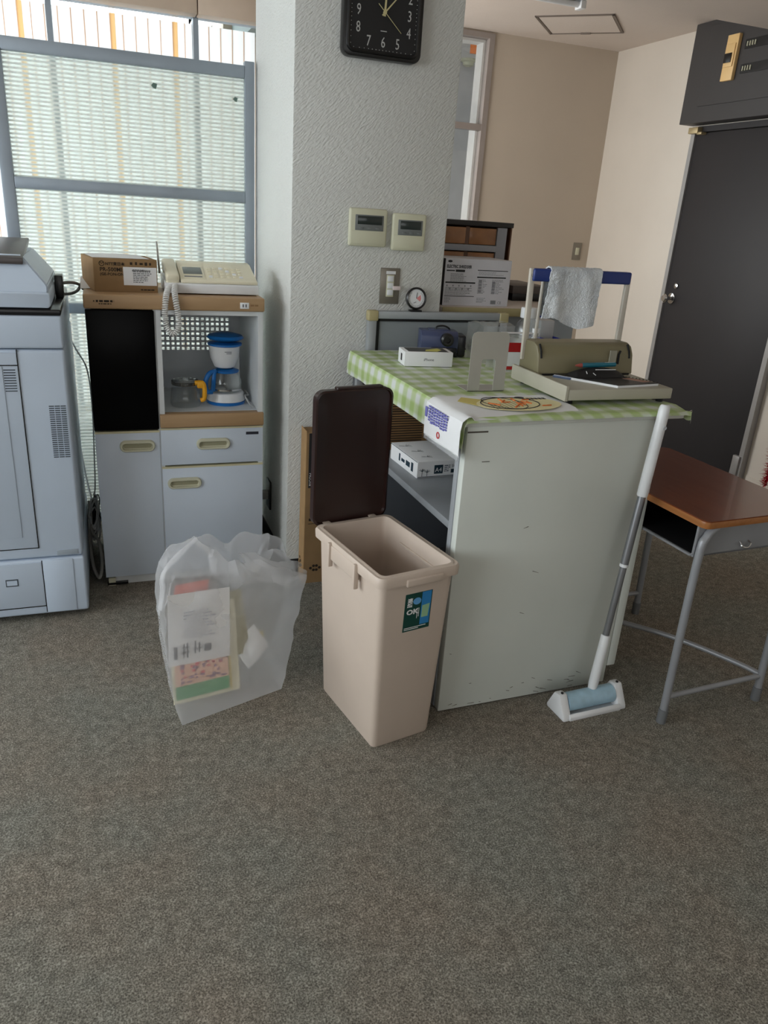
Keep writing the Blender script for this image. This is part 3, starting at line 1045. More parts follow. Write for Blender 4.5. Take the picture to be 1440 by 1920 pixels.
# coiled cord hanging in a loop over the cabinet front
path = catmull([(0.222, 2.688, 1.062), (0.202, 2.655, 1.052), (0.190, 2.618, 1.02), (0.186, 2.616, 0.965), (0.192, 2.615, 0.932), (0.209, 2.614, 0.914), (0.226, 2.615, 0.932), (0.228, 2.616, 0.970), (0.222, 2.618, 1.02), (0.222, 2.655, 1.054), (0.228, 2.689, 1.060)], 26)
hel = []
acc = 0.0
for i in range(len(path)-1):
    d = path[i+1]-path[i]
    L = d.length
    d.normalize()
    u = d.cross(Vector((0, 1, 0.2))).normalized()
    w = d.cross(u)
    acc += L/0.0068*2*math.pi
    steps = 5
    for k in range(steps):
        ang = acc-L/0.0068*2*math.pi*(1-k/steps)
        ce = path[i]+d*L*k/steps
        hel.append(ce+0.0080*(math.cos(ang)*u+math.sin(ang)*w))
obj('coiled_cord', B().tube(hel, 0.0023, 5), mat('cord_white', (222, 222, 220), 0.45), t, True)

# ================================================================== COFFEE MAKER and JUG in the niche
NZ = 0.638
t = thing('coffee_maker', (0.405, 2.80, NZ), 'white and blue drip coffee maker with glass carafe standing in the cabinet niche', 'coffee maker')
cx, cy = 0.405, 2.80
obj('base_ring', B().lathe([(0, NZ), (0.068, NZ), (0.070, NZ+0.010), (0.066, NZ+0.012), (0, NZ+0.012)], cx, cy), blue_pl, t, True)
obj('hot_plate_base', B().lathe([(0, NZ+0.012), (0.069, NZ+0.012), (0.064, NZ+0.040), (0.058, NZ+0.043), (0.055, NZ+0.040), (0, NZ+0.040)], cx, cy), white_pl, t, True)
obj('water_tower', B().prism([(cx+0.008, cy+0.028), (cx+0.055, cy+0.02), (cx+0.062, cy+0.07), (cx+0.005, cy+0.08)], 'Z', NZ+0.01, NZ+0.235, 0.008), mat('tower_grey_white', (196, 200, 200), 0.4), t, True)
obj('filter_cone', B().lathe([(0.028, NZ+0.130), (0.036, NZ+0.134), (0.050, NZ+0.165), (0.056, NZ+0.208), (0.054, NZ+0.210), (0, NZ+0.210)], cx-0.004, cy), white_pl, t, True)
obj('rim', B().lathe([(0.052, NZ+0.208), (0.061, NZ+0.212), (0.061, NZ+0.218), (0.040, NZ+0.222), (0, NZ+0.222)], cx-0.002, cy), blue_pl, t, True)
obj('lid', B().lathe([(0.030, NZ+0.226), (0.058, NZ+0.232), (0.066, NZ+0.238), (0.060, NZ+0.246), (0.03, NZ+0.254), (0, NZ+0.256)], cx, cy), blue_pl, t, True)
obj('level_marks', B().box(cx-0.01, cy-0.0565, NZ+0.193, cx+0.014, cy-0.0535, NZ+0.195).box(cx-0.004, cy-0.0555, NZ+0.187, cx+0.014, cy-0.0525, NZ+0.189), ink_grey, t, True)
ca = obj('carafe', B().lathe([(0.001, NZ+0.043), (0.052, NZ+0.045), (0.058, NZ+0.060), (0.056, NZ+0.085), (0.043, NZ+0.112), (0.041, NZ+0.118)], cx, cy, 36), 'clear_glass', t, True)
obj('carafe_band', B().lathe([(0.0588, NZ+0.052), (0.0588, NZ+0.058), (0.0575, NZ+0.058)], cx, cy), chrome, ca, True)
obj('carafe_lid', B().lathe([(0.046, NZ+0.114), (0.048, NZ+0.120), (0.03, NZ+0.126), (0, NZ+0.126)], cx, cy), blue_pl, ca, True)
hp = catmull([(cx-0.040, cy-0.030, NZ+0.120), (cx-0.064, cy-0.040, NZ+0.114), (cx-0.078, cy-0.044, NZ+0.085), (cx-0.074, cy-0.042, NZ+0.052), (cx-0.054, cy-0.038, NZ+0.048)], 6)
obj('carafe_handle', B().tube(hp, 0.009, 10).tube([(cx-0.046, cy-0.036, NZ+0.118), (cx-0.052, cy-0.040, NZ+0.05)], 0.008, 8), blue_pl, ca, True)

t = thing('glass_jug', (0.262, 2.76, NZ), 'clear glass jug with a yellow handle standing in the cabinet niche', 'jug')
jx, jy = 0.256, 2.76
obj('jug_body', B().lathe([(0.001, NZ+0.002), (0.050, NZ+0.002), (0.054, NZ+0.010), (0.050, NZ+0.055), (0.044, NZ+0.082), (0.046, NZ+0.090)], jx, jy, 36), 'clear_glass', t, True)
obj('jug_collar', B().lathe([(0.047, NZ+0.078), (0.0485, NZ+0.080), (0.0485, NZ+0.090), (0.047, NZ+0.091)], jx, jy, 36), mat('smoky_steel', (120, 122, 122), 0.2, 0.8), t, True)
obj('jug_lid', B().lathe([(0.046, NZ+0.091), (0.042, NZ+0.097), (0.015, NZ+0.101), (0, NZ+0.101)], jx, jy, 36), 'clear_glass', t, True)
yel = mat('yellow_plastic', (236, 170, 34), 0.4)
obj('jug_handle', B().tube(catmull([(jx+0.030, jy-0.038, NZ+0.090), (jx+0.055, jy-0.042, NZ+0.090), (jx+0.062, jy-0.043, NZ+0.070), (jx+0.060, jy-0.042, NZ+0.035), (jx+0.048, jy-0.040, NZ+0.028)], 6), 0.0085, 10)
    .box(jx+0.036, jy-0.050, NZ+0.072, jx+0.062, jy-0.034, NZ+0.098, 0.005, 3), yel, t, True)
tag(obj('electric_cable', B().tube(catmull([(0.455, 2.86, NZ+0.02), (0.478, 2.83, NZ+0.035), (0.485, 2.79, NZ+0.028), (0.470, 2.77, NZ+0.03), (0.482, 2.74, NZ+0.006), (0.487, 2.70, NZ+0.004)], 6), 0.003, 6), mat('cord_grey', (168, 170, 170), 0.5)),
    'grey power cord bundled in the niche beside the coffee maker', 'cord')

# ================================================================== COPIER
CX0, CX1, CY0, CY1 = -0.74, -0.117, 2.445, 3.06
t = thing('office_copier', (-0.42, CY0, 0), 'large pale grey office copier with vents and dark document feeder', 'copier')
obj('main_body', B().box(CX0, CY0+0.004, 0.222, CX1, CY1, 0.892, 0.010, 3), cop_grey, t, True)
obj('lower_unit', B().box(CX0, CY0-0.004, 0.022, CX1+0.003, CY1, 0.219, 0.008, 3), cop_grey, t, True)
obj('scanner_unit', B().box(CX0, CY0+0.002, 0.895, CX1-0.001, CY1, 0.990, 0.008, 3), cop_grey, t, True)
obj('glass_surround', B().box(CX0, CY0+0.004, 0.990, CX1-0.002, CY1-0.01, 1.008, 0.004), cop_dark, t, True)
# front door leaf and inset leaf
fd = obj('front_door', B().box(CX0+0.005, CY0-0.001, 0.262, -0.249, CY0+0.02, 0.884, 0.002), cop_grey, t, True)
obj('door_seam', B().box(-0.249, CY0+0.0015, 0.262, -0.2465, CY0+0.01, 0.892).box(CX0, CY0+0.0015, 0.2585, -0.2465, CY0+0.01, 0.262), cop_dark, t, True)
obj('inner_leaf', B().box(CX0+0.01, CY0-0.004, 0.30, -0.290, CY0+0.01, 0.845, 0.002), cop_grey, fd, True)
obj('inner_seam', B().box(CX0+0.01, CY0-0.0022, 0.846, -0.249, CY0+0.0, 0.849), cop_dark, fd, True)
slotm = mat('vent_shadow', (70, 78, 88), 0.7)
for k in range(9):
    obj('vent_slot', B().box(-0.288, CY0-0.0018, 0.770+k*0.0078, -0.252-0.004, CY0, 0.7732+k*0.0078), slotm, fd, True)
for k in range(25):
    for c_ in range(3):
        x = -0.176+c_*0.0165
        obj('vent_slot', B().box(x, CY0+0.0028, 0.560+k*0.0067, x+0.0145, CY0+0.006, 0.5632+k*0.0067), slotm, t, True)
obj('recess_grip', B().box(-0.196, CY0+0.002, 0.228, -0.132, CY0+0.006, 0.246, 0.001), mat('grip_grey', (150, 160, 170), 0.5), t, True)
lp = obj('lower_side_panel', B().box(-0.242, CY0-0.007, 0.028, -0.150, CY0, 0.216, 0.002), cop_grey, t, True)
dw = obj('paper_drawer', B().box(CX0+0.006, CY0-0.008, 0.055, -0.2445, CY0, 0.212, 0.002), cop_grey, t, True)
obj('drawer_window', B().box(-0.355, CY0-0.0092, 0.135, -0.318, CY0-0.0078, 0.160), slotm, dw, True)
obj('drawer_window_inset', B().box(-0.352, CY0-0.0098, 0.139, -0.3215, CY0-0.009, 0.156), cop_grey, dw, True)
obj('drawer_seam', B().box(CX0, CY0-0.0055, 0.051, -0.2445, CY0, 0.055).box(-0.2445, CY0-0.0055, 0.03, -0.2415, CY0, 0.216), cop_dark, t, True)
for x in (-0.68, -0.185):
    for y in (2.52, 2.98):
        obj('caster', B().cyl((x-0.012, y, 0.018), (x+0.012, y, 0.018), 0.018).box(x-0.014, y-0.014, 0.022, x+0.014, y+0.014, 0.03), black, t, True)
ad = obj('document_feeder', B().prism([(CX0, 1.011), (-0.150, 1.011), (-0.143, 1.018), (-0.143, 1.050), (-0.150, 1.056), (CX0, 1.056)], 'Y', CY0+0.006, 2.93, 0.004), cop_grey, t, True)
bm_ = bmesh.new()
# tapering upper hood of the feeder: base rectangle shrinks to the top
lo = [(-0.300, CY0+0.010), (-0.147, CY0+0.010), (-0.147, 2.90), (-0.300, 2.90)]
hi = [(-0.300, CY0+0.055), (-0.212, CY0+0.055), (-0.205, 2.84), (-0.300, 2.84)]
vl = [bm_.verts.new((x, y, 1.056)) for x, y in lo]
vm = [bm_.verts.new((x, y, 1.075)) for x, y in lo]
vh = [bm_.verts.new((x, y, 1.152)) for x, y in hi]
for A_, C_ in ((vl, vm), (vm, vh)):
    for i in range(4):
        bm_.faces.new((A_[i], A_[(i+1) % 4], C_[(i+1) % 4], C_[i]))
bm_.faces.new(vh)
bmesh.ops.recalc_face_normals(bm_, faces=bm_.faces)
bmesh.ops.bevel(bm_, geom=[e for e in bm_.edges], offset=0.004, segments=2, affect='EDGES')
obj('feeder_hood', B().merge(bm_), cop_grey, t, True)
obj('feeder_dark_well', B().box(CX0, CY0+0.03, 1.055, -0.300, 2.9, 1.13), cop_dark, t, True)
obj('paper_tray', B().prism([(CY0+0.03, 1.128), (2.78, 1.172), (2.78, 1.184), (CY0+0.03, 1.146)], 'X', CX0, -0.208, 0.002), mat('tray_bronze', (92, 88, 88), 0.35, 0.3), t, True)
obj('hinge_block', B().box(-0.142, 2.72, 1.008, -0.118, 2.80, 1.078, 0.003), black, t, True)

# cables: the two plugged behind the copier, a loose one, and the tangle on the floor
cab_m = mat('cable_grey', (120, 122, 122), 0.5)
cab_w = mat('cable_white', (188, 190, 190), 0.5)
cab_k = mat('cable_black', (30, 30, 32), 0.5)
tag(obj('data_cable', B().tube(catmull([(-0.13, 2.75, 1.05), (-0.10, 2.78, 1.052), (-0.075, 2.85, 1.04), (-0.062, 2.90, 1.02), (-0.064, 2.98, 1.03), (-0.066, 3.08, 1.03)], 8), 0.005, 8), cab_m), 'upper grey cable arching from copier back to the cabinet', 'cable')
tag(obj('data_cable', B().tube(catmull([(-0.128, 2.80, 1.012), (-0.10, 2.82, 1.012), (-0.078, 2.86, 1.02), (-0.064, 2.93, 1.043), (-0.066, 3.09, 1.04)], 8), 0.005, 8), cab_m), 'lower grey cable running from copier back to the cabinet', 'cable')
tag(obj('network_cable', B().tube(catmull([(-0.16, 3.08, 0.98), (-0.145, 3.10, 0.87), (-0.11, 3.10, 0.78), (-0.075, 3.09, 0.70), (-0.068, 3.10, 0.55), (-0.075, 3.10, 0.35), (-0.085, 3.08, 0.20), (-0.12, 3.04, 0.12), (-0.13, 3.0, 0.06)], 8), 0.003, 6), cab_m), 'thin dark grey cable drooping down between copier and cabinet', 'cable')
tag(obj('network_cable', B().tube(catmull([(-0.15, 3.12, 0.62), (-0.128, 3.12, 0.42), (-0.11, 3.10, 0.25), (-0.09, 3.05, 0.16), (-0.075, 3.0, 0.13)], 8), 0.0045, 6), cab_w), 'white cable hanging down behind copier corner', 'cable')
tag(obj('power_cable', B().tube(catmull([(-0.105, 3.0, 0.20), (-0.108, 2.86, 0.10), (-0.100, 2.74, 0.045), (-0.080, 2.68, 0.02), (-0.068, 2.72, 0.06), (-0.075, 2.80, 0.11), (-0.098, 2.86, 0.13), (-0.10, 2.92, 0.18)], 8), 0.006, 8), mat('cable_beige', (150, 148, 142), 0.5)), 'beige power cable looping down to the carpet beside the cabinet foot', 'cable')
rr = random.Random(3)
b = B()
for k in range(16):
    cz_ = 0.10+rr.random()*0.09
    pts = []
    ph = rr.random()*6.28
    ra, rb = rr.uniform(0.012, 0.020), rr.uniform(0.03, 0.055)
    for i in range(14):
        a = ph+i*0.62
        pts.append((-0.088+ra*math.cos(a)+rr.uniform(-0.004, 0.004), 2.94+0.10*rr.random()*0.5+rb*math.sin(a)*0.6, max(0.01, cz_+rb*math.sin(a+0.7))))
    b.tube(catmull(pts, 3), 0.0022+0.0012*rr.random(), 5)
tag(obj('cable_tangle', b, cab_k), 'tangle of dark cables bundled between copier and cabinet', 'cables', kind='stuff')
b = B()
for k in range(9):
    cz_ = 0.11+rr.random()*0.09
    pts = []
    ph = rr.random()*6.28
    for i in range(9):
        a = ph+i*0.6
        pts.append((-0.088+0.017*math.cos(a)+rr.uniform(-0.004, 0.004), 2.90+0.03*rr.random()+0.04*math.sin(a), max(0.01, cz_+0.05*math.sin(a+0.4))))
    b.tube(catmull(pts, 3), 0.003, 5)
tag(obj('cable_tangle', b, cab_w), 'tangle of pale cables lying over the dark ones beside the copier', 'cables', kind='stuff')
# low wall socket by the pillar corner, behind the cabinet
t = thing('floor_socket', (0.593, 2.93, 0.22), 'dark wall socket low on the pillar side beside the cabinet', 'socket')
obj('plate', B().box(PX0-0.008, 2.88, 0.16, PX0, 2.95, 0.28, 0.002), black, t, True)
obj('plug', B().box(PX0-0.035, 2.90, 0.20, PX0-0.008, 2.93, 0.235, 0.004), mat('plug_grey', (150, 150, 146), 0.3), t, True)

# ================================================================== STANDING CARTON by the pillar
t = thing('tall_carton', (0.72, 2.55, 0), 'tall narrow brown carton standing on end against the pillar', 'carton')
RX0, RX1, RY0, RY1, RH = 0.645, 0.795, 2.515, 2.592, 0.598
obj('carton_body', B().box(RX0, RY0, 0, RX1, RY1, RH-0.006), cardboard, t, True)
obj('side_panel', B().box(RX0-0.002, RY0+0.001, 0.002, RX0, RY1-0.001, RH), cardboard2, t, True)
obj('black_band', B().box(RX0+0.008, RY0-0.001, 0.385, RX0+0.036, RY0, RH-0.008), ink, t, True)
txt('lettering', 'RICOH', 0.016, paper, t, (RX0+0.022, RY0-0.0014, 0.393), rot=(R(90), R(-90), 0))
dots = []
for i, n in enumerate((1, 2, 2, 1)):
    for j in range(n):
        dots.append((RX0+0.026+i*0.0115, 0.062+(j-(n-1)/2)*0.017))
b = B()
for x, z in dots:
    b.lathe([(0, 0), (0.0055, 0), (0.0055, 0.0008), (0, 0.0008)], seg=10, mtx=Matrix.Translation((x, RY0-0.0002, z)) @ Matrix.Rotation(R(90), 4, 'X'))
obj('dot_mark', b, ink_brown, t, True)
b = B()
for x, z in ((0, 0), (0, 0.018), (0.0, 0.036), (0.014, 0.009), (0.014, 0.027)):
    b.lathe([(0, 0), (0.006, 0), (0.006, 0.0008), (0, 0.0008)], seg=10, mtx=Matrix.Translation((RX0-0.0018, RY1-0.02-x, 0.05+z)) @ Matrix.Rotation(R(-90), 4, 'Y'))
obj('dot_mark', b, ink_brown, t, True)
obj('tape_print', bars_front([(RX0+0.014, 0.255, RX0+0.03, 0.265), (RX0+0.034, 0.255, RX0+0.05, 0.265), (RX0+0.012, 0.243, RX0+0.055, 0.245)], RY0-0.0002), ink_brown, t, True)

# ================================================================== TRASH BIN with open lid
t = thing('trash_bin', (0.655, 1.708, 0), 'beige plastic trash bin with its dark brown lid standing open', 'bin', R(11))


def rect_ring(hw, hl, r, z, n=5):
    return [Vector((p[0], p[1], z)) for p in rrect(0, 0, hw, hl, r, n)]


BH = 0.522
rings = [rect_ring(0.088, 0.150, 0.014, 0.0), rect_ring(0.091, 0.153, 0.017, 0.006), rect_ring(0.108, 0.171, 0.018, BH-0.035),
         rect_ring(0.108, 0.171, 0.018, BH-0.034), rect_ring(0.113, 0.177, 0.02, BH-0.002), rect_ring(0.110, 0.174, 0.019, BH),
         rect_ring(0.104, 0.167, 0.017, BH), rect_ring(0.103, 0.166, 0.016, BH-0.01), rect_ring(0.101, 0.164, 0.016, BH-0.04),
         rect_ring(0.084, 0.146, 0.014, 0.01)]
obj('bin_body', B().merge(loft(rings, True, True)), bin_beige, t)
# outward rim collar with notched front, as a lip of its own
rim = [rect_ring(0.112, 0.175, 0.02, BH-0.030), rect_ring(0.1205, 0.1835, 0.022, BH-0.028), rect_ring(0.122, 0.185, 0.024, BH-0.008),
       rect_ring(0.118, 0.181, 0.022, BH-0.001), rect_ring(0.109, 0.172, 0.019, BH-0.0005)]
tb_ = loft(rim, False, False)
obj('rim', B().merge(tb_), bin_beige, t)
obj('front_lip', B().box(-0.045, -0.190, BH-0.033, 0.062, -0.180, BH-0.012, 0.004, 3), bin_beige, t)
for s in (-1, 1):
    gr = obj('handle_bracket', B().box(s*0.118-0.006, -0.070, BH-0.055, s*0.118+0.006, 0.075, BH-0.012, 0.004, 3), bin_beige, t)
    obj('bracket_rib', B().box(s*0.122-0.008, -0.075, BH-0.075, s*0.122+0.006, -0.064, BH-0.006, 0.003, 2), bin_beige, t)
    obj('bracket_rib', B().box(s*0.122-0.008, 0.066, BH-0.075, s*0.122+0.006, 0.077, BH-0.006, 0.003, 2), bin_beige, t)
obj('inner_bar', B().box(0.096, -0.12, BH-0.055, 0.102, 0.08, BH-0.045, 0.002), bin_beige, t)
# open lid: shallow tray standing upright along the back edge
lid_t = [rect_ring(0.117, 0.190, 0.026, 0.0), rect_ring(0.117, 0.190, 0.026, 0.020), rect_ring(0.112, 0.185, 0.024, 0.022),
         rect_ring(0.110, 0.183, 0.022, 0.012), rect_ring(0.080, 0.150, 0.02, 0.006)]
tb_ = loft(lid_t, True, True)
ml = Matrix.Translation((0, 0.214, BH-0.012+0.190)) @ Matrix.Rotation(R(90), 4, 'X')
lid = obj('lid', B().merge(tb_, ml), lid_brown, t)
obj('lid_catch', B().box(-0.055, 0.196, BH+0.366, 0.085, 0.216, BH+0.374, 0.003), lid_brown, lid)
obj('hinge_lug', B().box(-0.085, 0.176, BH-0.032, -0.06, 0.216, BH-0.004, 0.004), bin_beige, t)
obj('hinge_lug', B().box(0.06, 0.176, BH-0.032, 0.085, 0.216, BH-0.004, 0.004), bin_beige, t)
# label on the front face (face tilts with the taper)
tilt = math.atan2(0.018, BH-0.041)
ML = Matrix.Translation((-0.034, -0.1650, 0.350)) @ Matrix.Rotation(tilt, 4, 'X') @ Matrix.Diagonal((1.38, 1, 1.15, 1))
lab_t = tag(obj('label', B().box(0, -0.0012, 0, 0.058, 0.0, 0.095, mtx=ML), mat('label_green', (12, 66, 58), 0.35), t), label='green and blue product label')
obj('label_picture', B().box(0.036, -0.0016, 0.012, 0.056, -0.001, 0.094, mtx=ML), mat('label_sky_blue', (44, 128, 190), 0.4), lab_t)
obj('label_bin_picture', B().prism([(0.038, 0.03), (0.052, 0.03), (0.054, 0.062), (0.038, 0.06)], 'Y', -0.002, -0.0015, mtx=ML), mat('label_pale_green', (150, 190, 150), 0.4), lab_t)
obj('label_disc', B().lathe([(0, 0), (0.0085, 0), (0.0085, 0.0006), (0, 0.0006)], seg=20, mtx=ML @ Matrix.Translation((0.026, -0.0012, 0.074)) @ Matrix.Rotation(R(90), 4, 'X')), mat('label_sky', (96, 160, 214), 0.4), lab_t)
o = txt('label_lettering', 'OK', 0.017, paper, lab_t, (0, 0, 0), rot=(0, 0, 0), world=False, bold=0.0006)
o.data.transform(ML @ Matrix.Translation((0.005, -0.0014, 0.043)) @ Matrix.Rotation(R(90), 4, 'X'))
o = txt('label_lettering', '\u9023\n\u7d50', 0.0115, paper, lab_t, (0, 0, 0), rot=(0, 0, 0), world=False, bold=0.0003)
o.data.transform(ML @ Matrix.Translation((0.005, -0.0014, 0.074)) @ Matrix.Rotation(R(90), 4, 'X'))
obj('label_fineprint', B().box(0.003, -0.0016, 0.008, 0.05, -0.001, 0.0095, mtx=ML).box(0.003, -0.0016, 0.004, 0.034, -0.001, 0.0055, mtx=ML).box(0.0275, -0.0016, 0.03, 0.0285, -0.001, 0.056, mtx=ML).box(0.031, -0.0016, 0.034, 0.032, -0.001, 0.056, mtx=ML), paper, lab_t)

# ================================================================== RUBBISH BAG
LV = [  # corner points front-left, front-right, back-right, back-left from the floor up and over the rim
    ((0.125, 1.765, 0.0), (0.420, 1.865, 0.0), (0.40, 2.03, 0.0), (0.14, 1.99, 0.0)),
    ((0.112, 1.778, 0.045), (0.436, 1.880, 0.03), (0.42, 2.05, 0.04), (0.12, 2.01, 0.04)),
    ((0.102, 1.795, 0.10), (0.452, 1.905, 0.08), (0.44, 2.06, 0.09), (0.105, 2.03, 0.10)),
    ((0.092, 1.825, 0.22), (0.478, 1.935, 0.17), (0.47, 2.08, 0.18), (0.095, 2.05, 0.20)),
    ((0.096, 1.855, 0.31), (0.500, 1.955, 0.25), (0.49, 2.10, 0.27), (0.095, 2.07, 0.30)),
    ((0.110, 1.885, 0.375), (0.510, 1.970, 0.305), (0.48, 2.10, 0.34), (0.115, 2.08, 0.37)),
    ((0.140, 1.915, 0.425), (0.462, 1.975, 0.335), (0.45, 2.10, 0.385), (0.155, 2.08, 0.41)),
    ((0.190, 1.950, 0.462), (0.405, 1.990, 0.350), (0.42, 2.09, 0.410), (0.205, 2.07, 0.43)),
    ((0.215, 1.975, 0.420), (0.375, 2.005, 0.335), (0.39, 2.06, 0.370), (0.225, 2.05, 0.40)),
    ((0.235, 1.985, 0.340), (0.350, 2.010, 0.300), (0.36, 2.04, 0.310), (0.24, 2.03, 0.33)),
]
rj = random.Random(17)


def bag_point(u, v):
    k = v*(len(LV)-1)
    i = min(int(k), len(LV)-2)
    f = k-i
    A, C = LV[i], LV[i+1]
    q = [Vector(A[j]).lerp(Vector(C[j]), f) for j in range(4)]
    c = sum(q, Vector((0, 0, 0)))/4
    s = (u % 1.0)*4
    e = int(s) % 4
    g = s-int(s)
    p = q[e].lerp(q[(e+1) % 4], g)
    edge = math.sin(g*math.pi)
    d = Vector((p.x-c.x, p.y-c.y, 0))
    dn = d.normalized()
    z = p.z
    bulge = 0.05*edge*min(1, z/0.05)
    p = p+d*bulge
    lo_ = min(1.0, z/0.05)
    top = max(0.0, min(1.0, (z-0.20)/0.16))
    Q = Vector((p.x, p.y, z))
    ridge = 1-abs(noise.noise(Q*11+Vector((3, 7, 1))))*2.6
    ridge2 = 1-abs(noise.noise(Q*24+Vector((1, 2, 9))))*2.6
    fold = math.sin(u*2*math.pi*9+noise.noise(Q*6)*5)
    off = lo_*(0.006*ridge+0.0018*ridge2-0.006)+top*(0.008*fold+0.008*ridge-0.006)
    p = p+dn*off
    p.z += top*(0.018*noise.noise(Vector((p.x*16, p.y*16, 4.0)))+0.010*fold-0.030*math.exp(-((p.x-0.30)**2)/0.003)*(1 if e == 0 else 0.4))
    return (p.x, p.y, max(p.z, 0.0012) if z > 0.002 else 0.0012)


b = B()
tb_ = bmesh.new()
NU, NV = 84, 45
vv = [[tb_.verts.new(bag_point(i/NU, j/NV)) for j in range(NV+1)] for i in range(NU)]
for i in range(NU):
    for j in range(NV):
        tb_.faces.new((vv[i][j], vv[(i+1) % NU][j], vv[(i+1) % NU][j+1], vv[i][j+1]))
tb_.faces.new([vv[i][0] for i in range(NU)])
bmesh.ops.recalc_face_normals(tb_, faces=tb_.faces)
b.merge(tb_)
t = thing('rubbish_bag', (0.27, 1.92, 0), 'translucent white rubbish bag full of papers on the carpet', 'bag')
obj('bag_film', b, 'bag_film', t, True, 40)
tb_ = bmesh.new()
# loose gathered flap at the right shoulder
fl = [bmesh.new() for _ in ()]
b = B().grid(lambda u, v: (0.325+0.185*u+0.010*math.sin(v*9), 1.935+0.09*v+0.03*u+0.010*math.sin(u*7), 0.325+0.075*math.sin(v*math.pi)*(1-0.6*u)-0.025*u+0.022*noise.noise(Vector((u*4, v*4, 2)))), 14, 12)
obj('gathered_flap', b, 'bag_film', t, True, 40)


def sheet(name, p0, ex, ez, w, h, m, bend=0.006, nu=8, nv=6):
    p0, ex, ez = Vector(p0), Vector(ex).normalized(), Vector(ez).normalized()
    n = ex.cross(ez)
    return obj(name, B().grid(lambda u, v: p0+ex*u*w+ez*v*h+n*(bend*math.sin(u*math.pi)*math.sin(v*3+0.5)), nu, nv, 0.0006), m), p0, ex, ez, n


def print_on(parent, frame, rects, m, name='print', off=0.0012):
    o, p0, ex, ez, n = frame
    if n.y > 0:
        n = -n
    b_ = B()
    for x0, z0, x1, z1 in rects:
        tb2 = bmesh.new()
        q = [(x0, z0), (x1, z0), (x1, z1), (x0, z1)]
        tb2.faces.new([tb2.verts.new(p0+ex*a+ez*c+n*(off+0.0068)) for a, c in q])
        b_.merge(tb2)
    return obj(name, b_, m, parent, True)


en = sheet('envelope', (0.101, 1.828, 0.150), (1, 0.25, -0.08), (0.04, 0.22, 1), 0.176, 0.200, paper, 0.003)
tag(en[0], 'large white printed envelope inside the rubbish bag', 'envelope')
print_on(en[0], en, [(0.012+random.random()*0.006, 0.02, 0.022, 0.055), (0.038, 0.022, 0.042, 0.06), (0.048, 0.02, 0.052, 0.062), (0.07, 0.028, 0.074, 0.064), (0.082, 0.03, 0.086, 0.058), (0.066, 0.04, 0.092, 0.0435), (0.034, 0.034, 0.056, 0.038), (0.034, 0.048, 0.056, 0.051), (0.098, 0.03, 0.118, 0.05)], ink_grey, 'print')
print_on(en[0], en, [(0.04, 0.075+k*0.009, 0.13-0.01*(k % 3), 0.0775+k*0.009) for k in range(9)], mat('pale_grey_ink', (196, 198, 206), 0.8), 'print')
fy = sheet('flyer', (0.108, 1.800, 0.046), (1, 0.27, -0.06), (0.0, 0.36, 1), 0.195, 0.26, mat('cream_paper', (226, 222, 196), 0.7), 0.004)
tag(fy[0], 'colourful flyer with green base and peach middle inside the rubbish bag', 'flyer')
print_on(fy[0], fy, [(0.006, 0.012, 0.160, 0.048), (0.13, 0.14, 0.158, 0.165)], green_p, 'green_print')
print_on(fy[0], fy, [(0.006, 0.048, 0.160, 0.112), (0.125, 0.10, 0.160, 0.138)], pink_p, 'peach_print')
print_on(fy[0], fy, [(0.164, 0.006, 0.168, 0.228)], mat('gold_print', (196, 176, 96), 0.7), 'gold_print')
rr = random.Random(5)
print_on(fy[0], fy, [(x_, z_, x_+rr.uniform(0.006, 0.016), z_+rr.uniform(0.003, 0.008)) for x_, z_ in [(rr.uniform(0.02, 0.14), rr.uniform(0.05, 0.115)) for _ in range(34)]], mat('plum_print', (140, 112, 136), 0.7), 'plum_print', 0.0018)
print_on(fy[0], fy, [(x_, z_, x_+rr.uniform(0.004, 0.012), z_+rr.uniform(0.003, 0.007)) for x_, z_ in [(rr.uniform(0.02, 0.14), rr.uniform(0.05, 0.115)) for _ in range(16)]], mat('rose_print', (214, 104, 112), 0.7), 'rose_print', 0.0022)
ol = sheet('leaflet', (0.285, 1.905, 0.11), (1, 0.3, 0), (-0.1, 0.25, 1), 0.055, 0.19, mat('olive_paper', (168, 162, 126), 0.7), 0.003)
tag(ol[0], 'narrow olive leaflet standing inside the rubbish bag beside the flyer', 'leaflet')
rd = sheet('folded_paper', (0.125, 1.90, 0.315), (1, 0.2, 0.0), (0.2, 0.4, 1), 0.095, 0.04, mat('salmon_paper', (206, 122, 108), 0.7), 0.004)
tag(rd[0], 'folded salmon red paper near the top of the rubbish bag', 'paper')
wp = sheet('crumpled_paper', (0.33, 1.905, 0.06), (0.5, 0.2, 0.45), (-0.5, 0.2, 0.8), 0.09, 0.08, paper, 0.02)
tag(wp[0], 'crumpled white paper low inside the rubbish bag on the right', 'paper')
yp_ = sheet('paper_scrap', (0.335, 1.935, 0.12), (1, 0.3, 0.1), (0, 0.2, 1), 0.05, 0.03, yellow, 0.006)
tag(yp_[0], 'yellow paper scrap inside the rubbish bag', 'paper')

